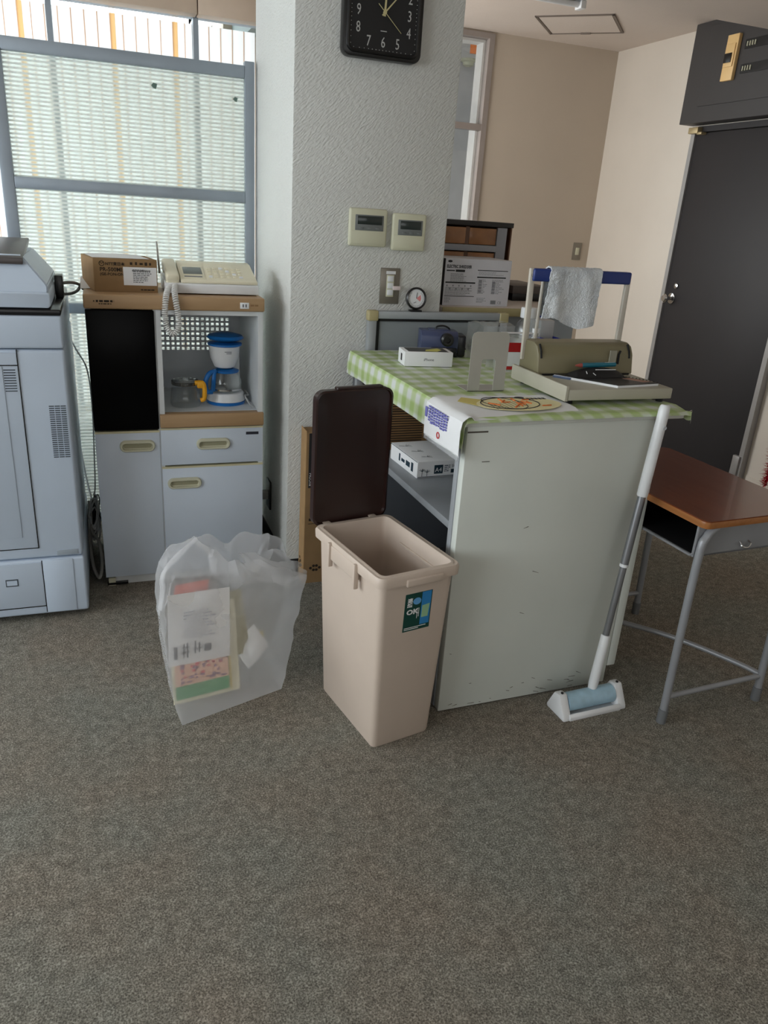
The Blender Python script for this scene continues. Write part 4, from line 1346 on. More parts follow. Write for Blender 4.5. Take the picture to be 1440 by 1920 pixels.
# ================================================================== COUNTER (open to the left, end panel to the front)
CR = R(1.2)
CW, CD, CT = 0.598, 0.897, 0.872
t = thing('service_counter', (0.829, 1.643, 0), 'scuffed off-white steel counter with open shelves on one side', 'counter', CR)
obj('end_panel', B().box(0, 0, 0.004, CW-0.026, 0.028, 0.852, 0.003), 'scuffed_offwhite_paint', t)
obj('corner_strip', B().box(CW-0.024, 0.001, 0.06, CW+0.006, 0.03, 0.852, 0.003), 'scuffed_offwhite_paint', t)
obj('seam', B().box(CW-0.026, 0.004, 0.02, CW-0.024, 0.02, 0.85), mat('seam_dark', (70, 70, 66), 0.7), t)
obj('end_panel', B().box(0, CD-0.028, 0.004, CW, CD, 0.852, 0.003), mat('end_dark_grey', (84, 87, 92), 0.5), t)  # far end darkened as shade of the open compartment
obj('side_panel', B().box(CW-0.012, 0.03, 0.06, CW, CD-0.028, 0.852), 'scuffed_offwhite_paint', t)
obj('inner_shade', B().box(CW-0.020, 0.03, 0.09, CW-0.0125, CD-0.028, 0.852), mat('shade_charcoal', (58, 60, 64), 0.6), t)  # added dark sheet standing in for shade inside the counter
obj('post', B().box(-0.002, 0.028, 0.004, 0.022, 0.05, 0.852, 0.002), mat('grey_post', (150, 154, 158), 0.4), t)
obj('post', B().box(-0.002, CD-0.05, 0.004, 0.022, CD-0.028, 0.852, 0.002), MATS['grey_post'], t)
sh = mat('shelf_grey', (134, 138, 142), 0.42)
obj('shelf', B().box(0.0, 0.05, 0.556, CW-0.02, CD-0.05, 0.578, 0.002), sh, t)
obj('shelf', B().box(0.012, 0.05, 0.09, CW-0.02, CD-0.05, 0.108, 0.002), MATS['shade_charcoal'], t)  # lower shelf coloured dark for the shade down there
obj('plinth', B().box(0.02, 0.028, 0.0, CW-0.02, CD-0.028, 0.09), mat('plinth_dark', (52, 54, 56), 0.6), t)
obj('top', B().box(-0.012, -0.006, 0.852, 0.664, CD+0.005, CT, 0.003), mat('counter_top_white', (206, 208, 202), 0.4), t)
obj('chipped_edge', B().box(0.001, -0.0012, 0.835, 0.058, 0.0, 0.839).box(0.05, -0.0012, 0.757, 0.072, 0.0, 0.7585), mat('chip_brown', (92, 86, 78), 0.7), t)
# scuff marks, each a shallow smear on the end panel
rr = random.Random(11)
b = B()
for k in range(24):
    x_ = rr.uniform(0.01, CW-0.06)
    z_ = rr.choice((rr.uniform(0.012, 0.09), rr.uniform(0.01, 0.05), rr.uniform(0.1, 0.8)))
    l_ = rr.uniform(0.004, 0.026)
    a_ = rr.uniform(-0.5, 0.3)
    b.prism([(x_, z_), (x_+l_, z_+l_*a_), (x_+l_*0.9, z_+l_*a_+0.0016), (x_+l_*0.1, z_+0.001)], 'Y', -0.0006, 0.0002)
obj('scuff_marks', b, MATS['chip_brown'], t)
# gingham cloth: top, left drop, short front drop, crumpled right corner
xs_ = [-0.021, -0.020, -0.0165, -0.012, 0.0]+[0.66*k/16 for k in range(1, 17)]+[0.676, 0.679, 0.680]
zs_ = [0.800, 0.835, 0.866, 0.8755, 0.8765]+[0.8765]*15+[0.8765, 0.874, 0.862, 0.850]


def cloth(u, v):
    n = len(xs_)-1
    i = min(int(round(u*n)), n)
    x, z = xs_[i], zs_[i]
    vv_ = v*22
    if vv_ < 1:
        y, dz = -0.0165, -0.012
    elif vv_ < 2:
        y, dz = -0.016, -0.006
    elif vv_ < 3:
        y, dz = -0.010, 0.0
    else:
        y, dz = (vv_-3)/19*(CD+0.004), 0
    if i <= 3:
        x += 0.004*math.sin(v*31)*(0.5+0.5*math.sin(v*9))*(3-i)/3
    if i >= n-3:
        z += 0.006*math.sin(v*40)
        x += 0.008*noise.noise(Vector((v*12, i, 0)))
    dz += 0.0008*noise.noise(Vector((x*20, y*20, 0)))
    return (x, y, max(z+dz, 0.79) if dz > -0.01 else min(z, 0.8765)+dz)


tag(obj('table_cloth', B().grid(cloth, len(xs_)-1, 22), 'green_gingham_vinyl'), 'green and white gingham vinyl cloth covering the counter top', 'tablecloth')
cl = bpy.data.objects['table_cloth']
cl.location = (0.829, 1.643, 0)
cl.rotation_euler = (0, 0, CR)
mc = thing('clip', (1.512, 1.672, 0.862), 'small black clip pinching the cloth corner on the counter', 'clip')
obj('jaw', B().box(-0.010, -0.006, -0.004, 0.014, 0.006, 0.006, 0.002), black, mc)
obj('loop', B().tube([(0.012, 0, 0.004), (0.022, 0, 0.007), (0.024, 0, 0.003), (0.012, 0, -0.002)], 0.0012, 6), chrome, mc)
TZ = 0.878

# ---- ream of paper and carton on the inner shelf
t = thing('paper_ream', (0.868, 2.03, 0.578), 'wrapped ream of A4 copy paper lying on the counter shelf', 'paper ream', R(3))
obj('wrapper', B().box(0, 0, 0, 0.297, 0.21, 0.054, 0.003), paper, t)
navy = mat('navy_print', (22, 50, 64), 0.6)
obj('edge_stripe', bars_front([(0.004, 0.003, 0.293, 0.0048)], 0.0).box(-0.0006, 0.002, 0.051, 0.0002, 0.208, 0.0525), navy, t)
obj('size_box', bars_front([(0.058, 0.012, 0.088, 0.040)], 0.0), navy, t)
txt('lettering', 'A4', 0.020, paper, t, (0.061, -0.0007, 0.018), world=False)
txt('lettering', '500\u679a', 0.013, navy, t, (0.118, -0.0004, 0.030), world=False)
obj('fine_print', bars_front(textlines(0.093, 0.115, 0.038, 4, 0.006, 0.4, 2)+[(0.116, 0.012, 0.140, 0.024), (0.150, 0.012, 0.166, 0.040)], 0.0), navy, t)
b = B()
for x0, h0 in ((0.017, 0.030), (0.034, 0.026)):
    b.box(x0-0.0007, -0.0005, 0.006, x0+0.0007, 0, h0)
    for a_, l_ in ((50, 0.010), (130, 0.010), (25, 0.011), (155, 0.011), (80, 0.009)):
        b.tube([(x0, -0.0003, h0-0.008), (x0+l_*math.cos(R(a_)), -0.0003, h0-0.008+l_*math.sin(R(a_)))], 0.0006, 5)
obj('tree_drawing', b, navy, t)
b = B()
for x0, y0, s_ in ((0.03, 0.16, 1), (0.045, 0.10, 0.9), (0.05, 0.04, 0.8), (0.2, 0.05, 1)):
    for a_ in (10, 35, -20, 60, 150, 170):
        b.tube([(x0, y0, 0.0541), (x0+0.022*s_*math.cos(R(a_)), y0+0.022*s_*math.sin(R(a_)), 0.0541)], 0.0006, 5)
obj('tree_drawing', b, ink_grey, t)
b = B()
b.box(-0.0006, 0.03, 0.012, 0.0002, 0.045, 0.04).box(-0.0006, 0.055, 0.018, 0.0002, 0.085, 0.034).box(-0.0006, 0.095, 0.02, 0.0002, 0.12, 0.03).box(-0.0006, 0.13, 0.016, 0.0002, 0.14, 0.04)
obj('side_print', b, navy, t)
t = thing('shelf_carton', (1.10, 2.34, 0.578), 'brown wood-grain carton under the counter top behind the paper ream', 'carton')
obj('carton_body', B().box(0.86, 2.325, 0.578, 1.34, 2.50, 0.80, 0.002), 'striped_carton', t, True)
obj('slat_print', bars_front([(0.868+0.001, 0.60+k*0.0085, 1.0, 0.6035+k*0.0085) for k in range(22)]+[(1.02, 0.60+k*0.0085, 1.2, 0.6035+k*0.0085) for k in range(22)], 2.3247), ink_brown, t, True)

# ---- flyer packet draped over the front-left counter corner
px_ = [(-0.030, 0.780), (-0.031, 0.815), (-0.031, 0.845), (-0.027, 0.868), (-0.012, 0.8795), (0.006, 0.8815)]+[(0.006+0.33*k/10, 0.8815) for k in range(1, 11)]


def packet(u, v):
    n = len(px_)-1
    k = u*n
    i = min(int(k), n-1)
    f = k-i
    x = px_[i][0]*(1-f)+px_[i+1][0]*f
    z = px_[i][1]*(1-f)+px_[i+1][1]*f
    y = -0.021+0.215*v-0.03*max(0, x)*0.6*v+0.10*max(0, x)*(1-v)
    if x < 0.006:
        y += 0.02*(0.8815-z)/0.09*0
    z += 0.0015*math.sin(v*7+u*5)
    if v < 0.12 and x > 0:
        z -= 0.010*(0.12-v)/0.12
    return (x, y, z)


t = thing('flyer_packet', (0.829, 1.643, 0), 'white printed packet draped over the gingham corner of the counter', 'packet', CR)
obj('packet_sheet', B().grid(packet, 30, 12, 0.0012), paper, t)
obj('film_hem', B().box(-0.0325, -0.02, 0.770, -0.0275, 0.19, 0.784, 0.002), 'clear_pack', t)


def flat(pts, m, name, z=0.8835, h=0.0006):
    return obj(name, B().prism(pts, 'Z', z, z+h), m, t)


def oval(cx, cy, rx, ry, rot=0, n=28):
    return [(cx+rx*math.cos(2*math.pi*k/n)*math.cos(rot)-ry*math.sin(2*math.pi*k/n)*math.sin(rot), cy+rx*math.cos(2*math.pi*k/n)*math.sin(rot)+ry*math.sin(2*math.pi*k/n)*math.cos(rot)) for k in range(n)]


flat(oval(0.19, 0.085, 0.125, 0.070, 0.05), mat('pale_yellow_print', (230, 220, 172), 0.7), 'yellow_print')
flat([(0.03, 0.13), (0.06, 0.17), (0.12, 0.13), (0.07, 0.07)], mat('mustard_print', (206, 190, 110), 0.7), 'mustard_print', 0.8832)
obj('oval_outline', B().tube([(p[0], p[1], 0.8845) for p in oval(0.165, 0.09, 0.085, 0.06, 0.1)], 0.0014, 5, closed=True)
    .tube([(p[0], p[1], 0.8845) for p in oval(0.15, 0.095, 0.05, 0.066, 0.5)], 0.0010, 5, closed=True), ink, t)
b = B()
rr = random.Random(21)
for k in range(12):
    x0, y0 = rr.uniform(0.12, 0.27), rr.uniform(0.045, 0.125)
    a_ = rr.choice((0.1, 1.5, 0.8, 2.3))
    l_ = rr.uniform(0.018, 0.04)
    b.tube([(x0, y0, 0.8845), (x0+l_*math.cos(a_), y0+l_*math.sin(a_), 0.8845)], 0.0026, 5)
obj('brush_lettering', b, ink_orange, t)
b = B()
for k in range(9):
    x0 = 0.10+0.012*k
    b.box(x0, 0.035+0.003*k, 0.884, x0+0.001, 0.085+0.004*k, 0.8846)
for k in range(5):
    b.box(0.24+0.012*k, 0.125, 0.884, 0.249+0.012*k, 0.140, 0.8846)
obj('ink_strokes', b, ink, t)
flat(oval(0.225, 0.148, 0.014, 0.010), ink, 'round_stamp', 0.884)
b = B()
rr = random.Random(8)
for k in range(8):
    yy_ = 0.052+k*0.015
    z_ = 0.866
    while z_ > 0.826:
        l_ = rr.uniform(0.003, 0.007)
        b.box(-0.0338, yy_, z_-l_, -0.0318, yy_+0.010, z_)
        z_ -= l_+0.0025
b.box(-0.0338, 0.176, 0.832, -0.0318, 0.188, 0.858)
obj('blue_print', b, ink_blue, t)
obj('red_seal', B().lathe([(0.006, 0), (0.009, 0), (0.009, 0.0008), (0.006, 0.0008), (0.006, 0)], seg=20, mtx=Matrix.Translation((-0.0322, 0.10, 0.802)) @ Matrix.Rotation(R(-90), 4, 'Y')), ink_red, t)

# ---- bookend
t = thing('bookend', (1.0, 1.905, TZ), 'grey metal bookend of inverted U shape standing on the gingham cloth', 'bookend')
mb = mat('bookend_grey', (172, 170, 162), 0.45, 0.15)
bx0, bx1, bz1 = 0.946, 1.061, 1.043
o_ = rrect((bx0+bx1)/2, TZ+0.08, (bx1-bx0)/2, 0.085, 0.014, 5)
outer = [(bx0, TZ)]+[(bx0, bz1-0.014), (bx0+0.004, bz1-0.004), (bx0+0.014, bz1), (bx1-0.014, bz1), (bx1-0.004, bz1-0.004), (bx1, bz1-0.014), (bx1, TZ)]
ix0, ix1, iz1 = bx0+0.036, bx1-0.036, bz1-0.075
inner = [(ix1, TZ), (ix1, iz1-0.004), (ix1-0.004, iz1), (ix0+0.004, iz1), (ix0, iz1-0.004), (ix0, TZ)]
obj('upright_plate', B().prism(outer+inner, 'Y', 1.904, 1.9055), mb, t, True)
obj('foot_plate', B().box(bx0, 1.904, TZ+0.0002, bx1, 1.98, TZ+0.0014), mb, t, True)

# ---- phone box
t = thing('phone_box', (0.975, 2.29, TZ), 'white phone box with a yellow picture on its lid, lying on the cloth', 'box', R(-7))
obj('box_body', B().box(-0.080, -0.042, 0, 0.080, 0.044, 0.046, 0.0015), paper, t)
obj('lid_picture', B().box(-0.066, -0.034, 0.046, 0.066, 0.036, 0.0465), mat('photo_dark', (60, 60, 58), 0.4), t)
obj('phone_picture', B().prism([(-0.01, -0.026), (0.03, -0.03), (0.052, 0.0), (0.045, 0.026), (0.0, 0.0)], 'Z', 0.0465, 0.0468), mat('lemon_print', (212, 206, 96), 0.4), t)
txt('lettering', 'iPhone', 0.0125, ink_grey, t, (0.0, -0.0424, 0.018), align='CENTER', world=False)
obj('side_mark', B().box(-0.0806, -0.008, 0.012, -0.0799, 0.008, 0.034), ink, t)

# ---- pencil sharpener
t = thing('pencil_sharpener', (1.098, 2.45, TZ), 'dark blue desktop pencil sharpener with black snout on the counter', 'sharpener', R(-14))
nb = mat('navy_plastic', (66, 74, 104), 0.32)
obj('housing', B().prism([(-0.032, 0.012), (0.05, 0.012), (0.05, 0.084), (-0.012, 0.084), (-0.030, 0.070)], 'X', -0.076, 0.054, 0.004), nb, t)
obj('base_block', B().box(-0.08, -0.034, 0.0, 0.054, 0.05, 0.013, 0.003), cop_dark, t)
obj('top_ridge', B().box(-0.045, -0.002, 0.083, 0.03, 0.046, 0.087, 0.002), nb, t)
obj('front_drawer', B().box(-0.040, -0.040, 0.004, 0.05, -0.031, 0.032, 0.003), cop_dark, t)
obj('snout', B().lathe([(0.0, 0.0), (0.022, 0), (0.022, 0.02), (0.016, 0.026), (0.010, 0.026), (0.009, 0.014), (0, 0.014)], seg=24, mtx=Matrix.Translation((0.012, -0.034, 0.060)) @ Matrix.Rotation(R(90), 4, 'X')), black, t)
obj('snout_hole', B().lathe([(0.0, 0), (0.0085, 0), (0.0085, 0.0125), (0, 0.0125)], seg=20, mtx=Matrix.Translation((0.012, -0.034, 0.060)) @ Matrix.Rotation(R(90), 4, 'X')), chrome, t)
obj('carry_loop', B().tube(catmull([(-0.022, 0.01, 0.086), (-0.016, 0.01, 0.096), (0.006, 0.01, 0.099), (0.024, 0.01, 0.092), (0.028, 0.01, 0.086)], 5), 0.003, 8), black, t)
obj('end_block', B().box(0.05, -0.03, 0.0, 0.082, 0.045, 0.074, 0.008, 3), cop_dark, t)
obj('crank', B().tube(catmull([(0.082, 0, 0.045), (0.096, 0, 0.040), (0.102, 0, 0.03), (0.090, -0.012, 0.026), (0.082, -0.02, 0.028)], 5), 0.003, 8), black, t)

# ---- clear packs with red labels
def pack(loc, rz, label, w, h, d, red):
    t = thing('wrapped_pack', loc, label, 'pack', rz, 'clear wrapped packs on the counter')
    obj('film', B().grid(lambda u, v: ((u-0.5)*w+0.004*noise.noise(Vector((u*6, v*6, 3))), -d/2-0.008*math.sin(u*math.pi)*math.sin(v*math.pi)+0.004*noise.noise(Vector((u*9, v*9, 1))), v*h), 14, 10)
        .grid(lambda u, v: ((u-0.5)*w, d/2+d*0.18*math.sin(u*math.pi)*math.sin(v*math.pi)+0.008*noise.noise(Vector((u*9, v*9, 7))), v*h), 14, 10)
        .grid(lambda u, v: ((u-0.5)*w, (v-0.5)*d, h+0.006*noise.noise(Vector((u*9, v*5, 5)))+0.006*math.sin(v*math.pi)), 14, 6), 'clear_pack', t)
    if red:
        obj('red_label', B().box(-w*0.28, -d/2-0.013, h*0.60, w*0.42, -d/2-0.012, h*0.88).box(-w*0.28, -d/2-0.013, h*0.06, w*0.42, -d/2-0.012, h*0.16), mat('label_red', (176, 34, 38), 0.4), t)
        obj('white_label', B().box(-w*0.28, -d/2-0.0125, h*0.17, w*0.42, -d/2-0.0115, h*0.59), paper, t)
        obj('label_print', B().box(w*0.12, -d/2-0.0135, h*0.2, w*0.16, -d/2-0.0124, h*0.42).box(w*0.22, -d/2-0.0135, h*0.42, w*0.38, -d/2-0.0124, h*0.5).box(w*0.22, -d/2-0.0135, h*0.32, w*0.36, -d/2-0.0124, h*0.37), ink, t)
        obj('top_tag', B().box(-w*0.28, -d*0.3, h+0.012, w*0.42, d*0.2, h+0.0128), paper, t)
    else:
        obj('contents', B().box(-w*0.05, -d*0.3, 0.004, w*0.35, d*0.3, h*0.35, 0.01, 3), mat('pack_contents', (200, 184, 184), 0.6), t)
    return t


pack((1.243, 2.205, TZ), R(-4), 'clear wrapped pack with red and white label standing on the counter', 0.15, 0.105, 0.06, True)
pack((1.238, 2.36, TZ), R(6), 'clear crinkled pack without red print behind the bookend', 0.125, 0.122, 0.10, False)

# ---- sanitiser bottle
t = thing('pump_bottle', (1.362, 2.335, TZ), 'translucent plastic bottle with white cap behind the punch', 'bottle')
obj('bottle_body', B().lathe([(0.001, 0.001), (0.038, 0.001), (0.041, 0.006), (0.041, 0.105), (0.036, 0.128), (0.024, 0.142), (0.022, 0.150)], seg=28), 'frosted_bottle', t)
obj('liquid_fill', B().lathe([(0, 0.004), (0.037, 0.004), (0.038, 0.075), (0, 0.075)], seg=28), mat('bottle_sleeve', (214, 216, 208), 0.4), t)
obj('cap', B().lathe([(0.026, 0.148), (0.0275, 0.150), (0.0275, 0.178), (0.025, 0.182), (0, 0.182)], seg=28), white_pl, t)
t = thing('tall_bottle', (1.345, 2.245, TZ), 'clear bottle with a green and yellow label tucked beside the white capped bottle', 'bottle')
obj('bottle_body', B().lathe([(0.001, 0.001), (0.022, 0.001), (0.024, 0.004), (0.024, 0.08), (0.012, 0.105), (0.011, 0.118)], seg=24), 'frosted_bottle', t)
obj('label_band', B().lathe([(0.0245, 0.03), (0.0245, 0.07)], seg=24), mat('band_white', (216, 220, 212), 0.5), t)
obj('label_spot', B().box(-0.006, -0.0256, 0.055, 0.004, -0.0246, 0.066), mat('spot_green', (24, 96, 84), 0.5), t)
obj('label_spot', B().box(-0.004, -0.0256, 0.034, 0.004, -0.0246, 0.040), yel, t)
obj('cap', B().lathe([(0.012, 0.112), (0.0125, 0.126), (0, 0.127)], seg=20), white_pl, t)

# ---- blue stacking tray behind the punch
t = thing('blue_tray', (1.45, 2.36, TZ), 'blue plastic tray with clear grey bin behind the towel on the counter', 'tray')
ub = mat('ultramarine_plastic', (36, 48, 142), 0.4)
obj('tray_base', B().box(-0.04, -0.07, 0.0, 0.032, 0.07, 0.012, 0.003).box(-0.04, -0.07, 0.0, 0.032, -0.064, 0.085, 0.002).box(0.026, -0.07, 0.0, 0.032, 0.07, 0.085, 0.002).box(-0.04, -0.07, 0.0, -0.034, 0.07, 0.085, 0.002).box(-0.04, 0.064, 0.0, 0.032, 0.07, 0.150, 0.002), ub, t)
obj('clear_bin', B().box(-0.032, -0.02, 0.012, 0.024, 0.06, 0.14, 0.006), mat('bin_grey_plastic', (176, 176, 178), 0.3), t)

# ================================================================== PAPER PUNCH with lever handle
t = thing('heavy_duty_punch', (1.34, 1.87, TZ), 'beige heavy-duty paper punch with long lever and blue grip on the counter', 'punch')
Z0 = TZ+0.012
b = B()
b.box(1.160, 1.725, Z0, 1.500, 2.03, Z0+0.030, 0.003)
obj('base_tray', b, beige_light, t, True)
obj('side_rail', B().box(1.150, 1.725, Z0-0.002, 1.160, 2.03, Z0+0.040, 0.002), beige_light, t, True)
for x_, y_ in ((1.18, 1.75), (1.48, 1.75), (1.18, 2.0), (1.48, 2.0)):
    obj('rubber_foot', B().cyl((x_, y_, TZ), (x_, y_, Z0), 0.010, 14), blackrub, t, True)
HZ = Z0+0.030
b = B()
prof = [(1.905, HZ+0.002), (1.916, HZ+0.060), (1.930, HZ+0.082), (1.95, HZ+0.090), (2.01, HZ+0.090), (2.02, HZ+0.078), (2.02, HZ+0.002)]
b.prism(prof, 'X', 1.166, 1.492, 0.005)
obj('punch_head', b, beige_mach, t, True)
for x_ in (1.176, 1.478):
    obj('lever_slot', B().tube([(x_, 1.914, HZ+0.048), (x_, 1.919, HZ+0.068), (x_, 1.932, HZ+0.086)], 0.0035, 6), blackrub, t, True)
obj('depth_label', B().box(1.405, 1.9075, HZ+0.035, 1.428, 1.912, HZ+0.072), mat('worn_label', (146, 144, 128), 0.6), t, True)
obj('depth_knob', B().tube([(1.437, 1.909, HZ+0.032), (1.4375, 1.911, HZ+0.06), (1.442, 1.912, HZ+0.071)], 0.0035, 6), blackrub, t, True)
obj('punch_throat', B().box(1.18, 1.9042, HZ+0.0005, 1.48, 1.907, HZ+0.006), black, t, True)
arm_m = mat('arm_ivory', (196, 190, 178), 0.4)
AY = 2.0
obj('lever_arm', B().prism([(1.158, HZ+0.03), (1.176, HZ+0.03), (1.167, 1.209), (1.152, 1.209)], 'Y', AY-0.006, AY+0.006, 0.002), arm_m, t, True)
obj('lever_arm', B().prism([(1.482, HZ+0.03), (1.500, HZ+0.03), (1.497, 1.206), (1.482, 1.206)], 'Y', AY-0.006, AY+0.006, 0.002), arm_m, t, True)
obj('return_rod', B().tube([(1.205, 2.012, HZ+0.085), (1.212, 2.02, 1.18)], 0.005, 8), arm_m, t, True)
gp = obj('grip', B().box(1.160, AY-0.014, 1.174, 1.492, AY+0.014, 1.209, 0.005, 3), mat('royal_blue_plastic', (28, 50, 118), 0.4), t, True)
obj('pivot_bolt', B().cyl((1.160, AY-0.008, 1.19), (1.160, AY+0.008, 1.19), 0.005, 12), chrome, t, True)

# towel hung over the grip
def towel(u, v):
    # u across, v from front hem over the bar to the back hem
    x = 1.213+0.172*u
    s = v*0.30-0.155
    top = 1.2125
    if s < -0.016:
        y = AY-0.020-0.006*math.sin(u*9)*min(1, -s*10)-0.006*noise.noise(Vector((u*5, s*14, 0)))
        z = top-0.006+s+0.012
        z += (0.012*math.sin(u*6.0+0.6)-0.012*u)*(-s/0.155)
        x += -0.016*(-s/0.155)*(1-u)*1.0+0.010*(-s/0.155)*(0.3-u)*1.0+0.004*noise.noise(Vector((u*3, s*20, 5)))
    elif s > 0.016:
        y = AY+0.020+0.006*math.sin(u*7+1)*min(1, s*10)
        z = top-0.006-s+0.012
        x += 0.02*(0.2-u)*(s/0.145)
    else:
        a = s/0.016*math.pi/2
        y = AY+0.020*math.sin(a)
        z = top-0.010+0.014*math.cos(a)
    f = 0.0022*noise.noise(Vector((x*160, y*160, z*160)))
    return (x, y+f, z+f)


tm, nt_, p_, tc_, out_ = base_nodes('terry_towel')
a1 = N(nt_, 'ShaderNodeTexNoise', Scale=260.0, Detail=2.0)
a2 = N(nt_, 'ShaderNodeTexNoise', Scale=18.0, Detail=3.0)
nt_.links.new(tc_.outputs['Object'], a1.inputs['Vector'])
nt_.links.new(tc_.outputs['Object'], a2.inputs['Vector'])
nt_.links.new(ramp(nt_, a2.outputs['Fac'], [(0.35, lin((194, 199, 204))), (0.65, lin((222, 226, 229)))]), p_.inputs['Base Color'])
p_.inputs['Roughness'].default_value = 1.0
bp_ = N(nt_, 'ShaderNodeBump', Strength=1.0, Distance=0.004)
nt_.links.new(a1.outputs['Fac'], bp_.inputs['Height'])
nt_.links.new(bp_.outputs['Normal'], p_.inputs['Normal'])
tw = tag(obj('hand_towel', B().grid(towel, 60, 90, 0.004), tm, angle=80), 'pale grey terry towel hung over the blue grip', 'towel')

# notebook, pen case, pen on the punch tray
t = thing('ring_notebook', (1.35, 1.82, HZ), 'black ring-bound notebook lying on the punch tray', 'notebook', R(4))
obj('pages', B().prism([(-0.135, 0.078), (-0.035, -0.082), (0.118, -0.072), (0.028, 0.088)], 'Z', 0.0005, 0.007), paper, t)
obj('cover', B().prism([(-0.136, 0.079), (-0.036, -0.083), (0.119, -0.073), (0.029, 0.089)], 'Z', 0.007, 0.0085), mat('cover_black', (30, 28, 28), 0.45), t)
b = B()
for k in range(18):
    f = (k+0.5)/18
    x_, y_ = 0.029+(0.119-0.029)*f, 0.089+(-0.073-0.089)*f
    b.tube([(x_-0.004, y_, 0.0088), (x_, y_+0.0005, 0.0115), (x_+0.003, y_+0.001, 0.006)], 0.0008, 5)
obj('ring_binding', b, black, t)
obj('cover_sticker', B().prism([(0.045, -0.005), (0.075, -0.058), (0.105, -0.054), (0.072, 0.0)], 'Z', 0.0085, 0.009), mat('sticker_brown', (150, 110, 92), 0.5), t)
tag(obj('ruler', B().prism([(1.204, 1.885), (1.238, 1.845), (1.247, 1.850), (1.235, 1.885)], 'Z', HZ, HZ+0.006, 0.0005), mat('slate_blue', (84, 100, 130), 0.5)), 'slate blue slip poking out beside the notebook on the punch tray', 'card')
t = thing('pen_case', (1.33, 1.858, HZ+0.0085), 'black mesh pen case with white marks lying on the notebook', 'pen case', R(2))
obj('pouch', B().grid(lambda u, v: ((u-0.5)*0.17, (v-0.5)*0.062, 0.0006+0.024*(math.sin(u*math.pi)**0.4)*(math.sin(v*math.pi)**0.7)), 24, 12), mat('pouch_black', (16, 16, 18), 0.6, bump=0.3, bscale=400), t)
obj('pouch_base', B().box(-0.08, -0.028, 0.0, 0.08, 0.028, 0.002), MATS['pouch_black'], t)
obj('zip_trim', B().tube([(-0.02, -0.022, 0.0225), (0.05, -0.021, 0.0215)], 0.0012, 6).tube([(-0.05, -0.02, 0.018), (-0.05, -0.026, 0.012)], 0.0012, 6).tube([(-0.03, -0.026, 0.014), (-0.022, -0.029, 0.008)], 0.0012, 6), paper, t)
t = thing('pen', (1.335, 1.862, HZ+0.039), 'teal ballpoint pen resting on the black pen case', 'pen', R(3))
obj('barrel', B().tube([(-0.058, 0, 0), (0.06, 0, 0.001)], [0.0072, 0.0066], 12), mat('teal_plastic', (28, 108, 128), 0.3), t)
obj('tip', B().tube([(-0.078, 0, 0), (-0.058, 0, 0)], [0.002, 0.007], 12), mat('pen_red', (150, 70, 60), 0.4), t)
obj('clip', B().box(0.02, -0.002, 0.0066, 0.058, 0.002, 0.0082), chrome, t)

# ================================================================== GREY DESK SCREEN, thermometer, desk behind
t = thing('desk_screen', (1.14, 2.58, 0), 'low grey office screen with beige corner caps standing against the pillar', 'screen')
SX0, SX1, SY0, SY1, SZ = 0.868, 1.412, 2.566, 2.594, 1.008
sg = mat('screen_grey', (136, 142, 146), 0.6, bump=0.1, bscale=700)
sf = mat('screen_frame', (160, 165, 168), 0.4, 0.2)
obj('fabric_panel', B().box(SX0+0.034, SY0+0.006, 0.03, SX1-0.034, SY1-0.006, SZ-0.026), sg, t, True)
obj('frame_side', B().box(SX0, SY0, 0, SX0+0.03, SY1, SZ-0.022, 0.003), sf, t, True)
obj('frame_side', B().box(SX1-0.03, SY0, 0, SX1, SY1, SZ-0.022, 0.003), sf, t, True)
obj('frame_top', B().box(SX0+0.026, SY0, SZ-0.026, SX1-0.026, SY1, SZ, 0.003), sf, t, True)
obj('black_gasket', B().box(SX0+0.03, SY0+0.001, 0.03, SX0+0.040, SY0+0.010, SZ-0.026).box(SX0+0.03, SY0+0.001, SZ-0.034, SX1-0.03, SY0+0.010, SZ-0.026).box(SX1-0.036, SY0+0.001, 0.03, SX1-0.030, SY0+0.010, SZ-0.026), black, t, True)
capm = mat('cap_beige', (178, 166, 124), 0.5)
for x0 in (SX0-0.003, SX1-0.035):
    obj('corner_cap', B().box(x0, SY0-0.003, SZ-0.034, x0+0.038, SY1, SZ+0.002, 0.005, 3), capm, t, True)

t = thing('dial_thermometer', (1.043, 2.580, SZ+0.0), 'round black dial thermometer standing on the grey screen', 'thermometer')
mr_ = Matrix.Translation((1.043, 2.580, 1.053)) @ Matrix.Rotation(R(84), 4, 'X')
obj('rim', B().lathe([(0.0, -0.006), (0.036, -0.006), (0.038, 0.0), (0.038, 0.008), (0.034, 0.012), (0.031, 0.008), (0.031, 0.004), (0, 0.004)], seg=40, mtx=mr_), black, t, True)
obj('dial_face', B().lathe([(0, 0.0045), (0.031, 0.0045), (0.031, 0.0055), (0, 0.0055)], seg=40, mtx=mr_), white_pl, t, True)
b = B()
for k in range(28):
    a = R(-225+k*10)
    b.tube([mr_ @ Vector((0.024*math.cos(a), 0.024*math.sin(a), 0.0057)), mr_ @ Vector((0.029*math.cos(a), 0.029*math.sin(a), 0.0057))], 0.0005, 4)
b.tube([mr_ @ Vector((0, 0, 0.0065)), mr_ @ Vector((0.003, 0.02, 0.0065))], 0.0009, 5)
b.tube([mr_ @ Vector((0, -0.012, 0.0065)), mr_ @ Vector((-0.01, -0.016, 0.0065))], 0.0007, 5)
obj('scale_marks', b, ink, t, True)
obj('red_zone', B().prism([(0.0, 0.0), (0.016, 0.012), (0.018, -0.002), (0.014, -0.01)], 'Z', 0.0056, 0.006, mtx=mr_), mat('pale_red', (222, 140, 140), 0.6), t, True)
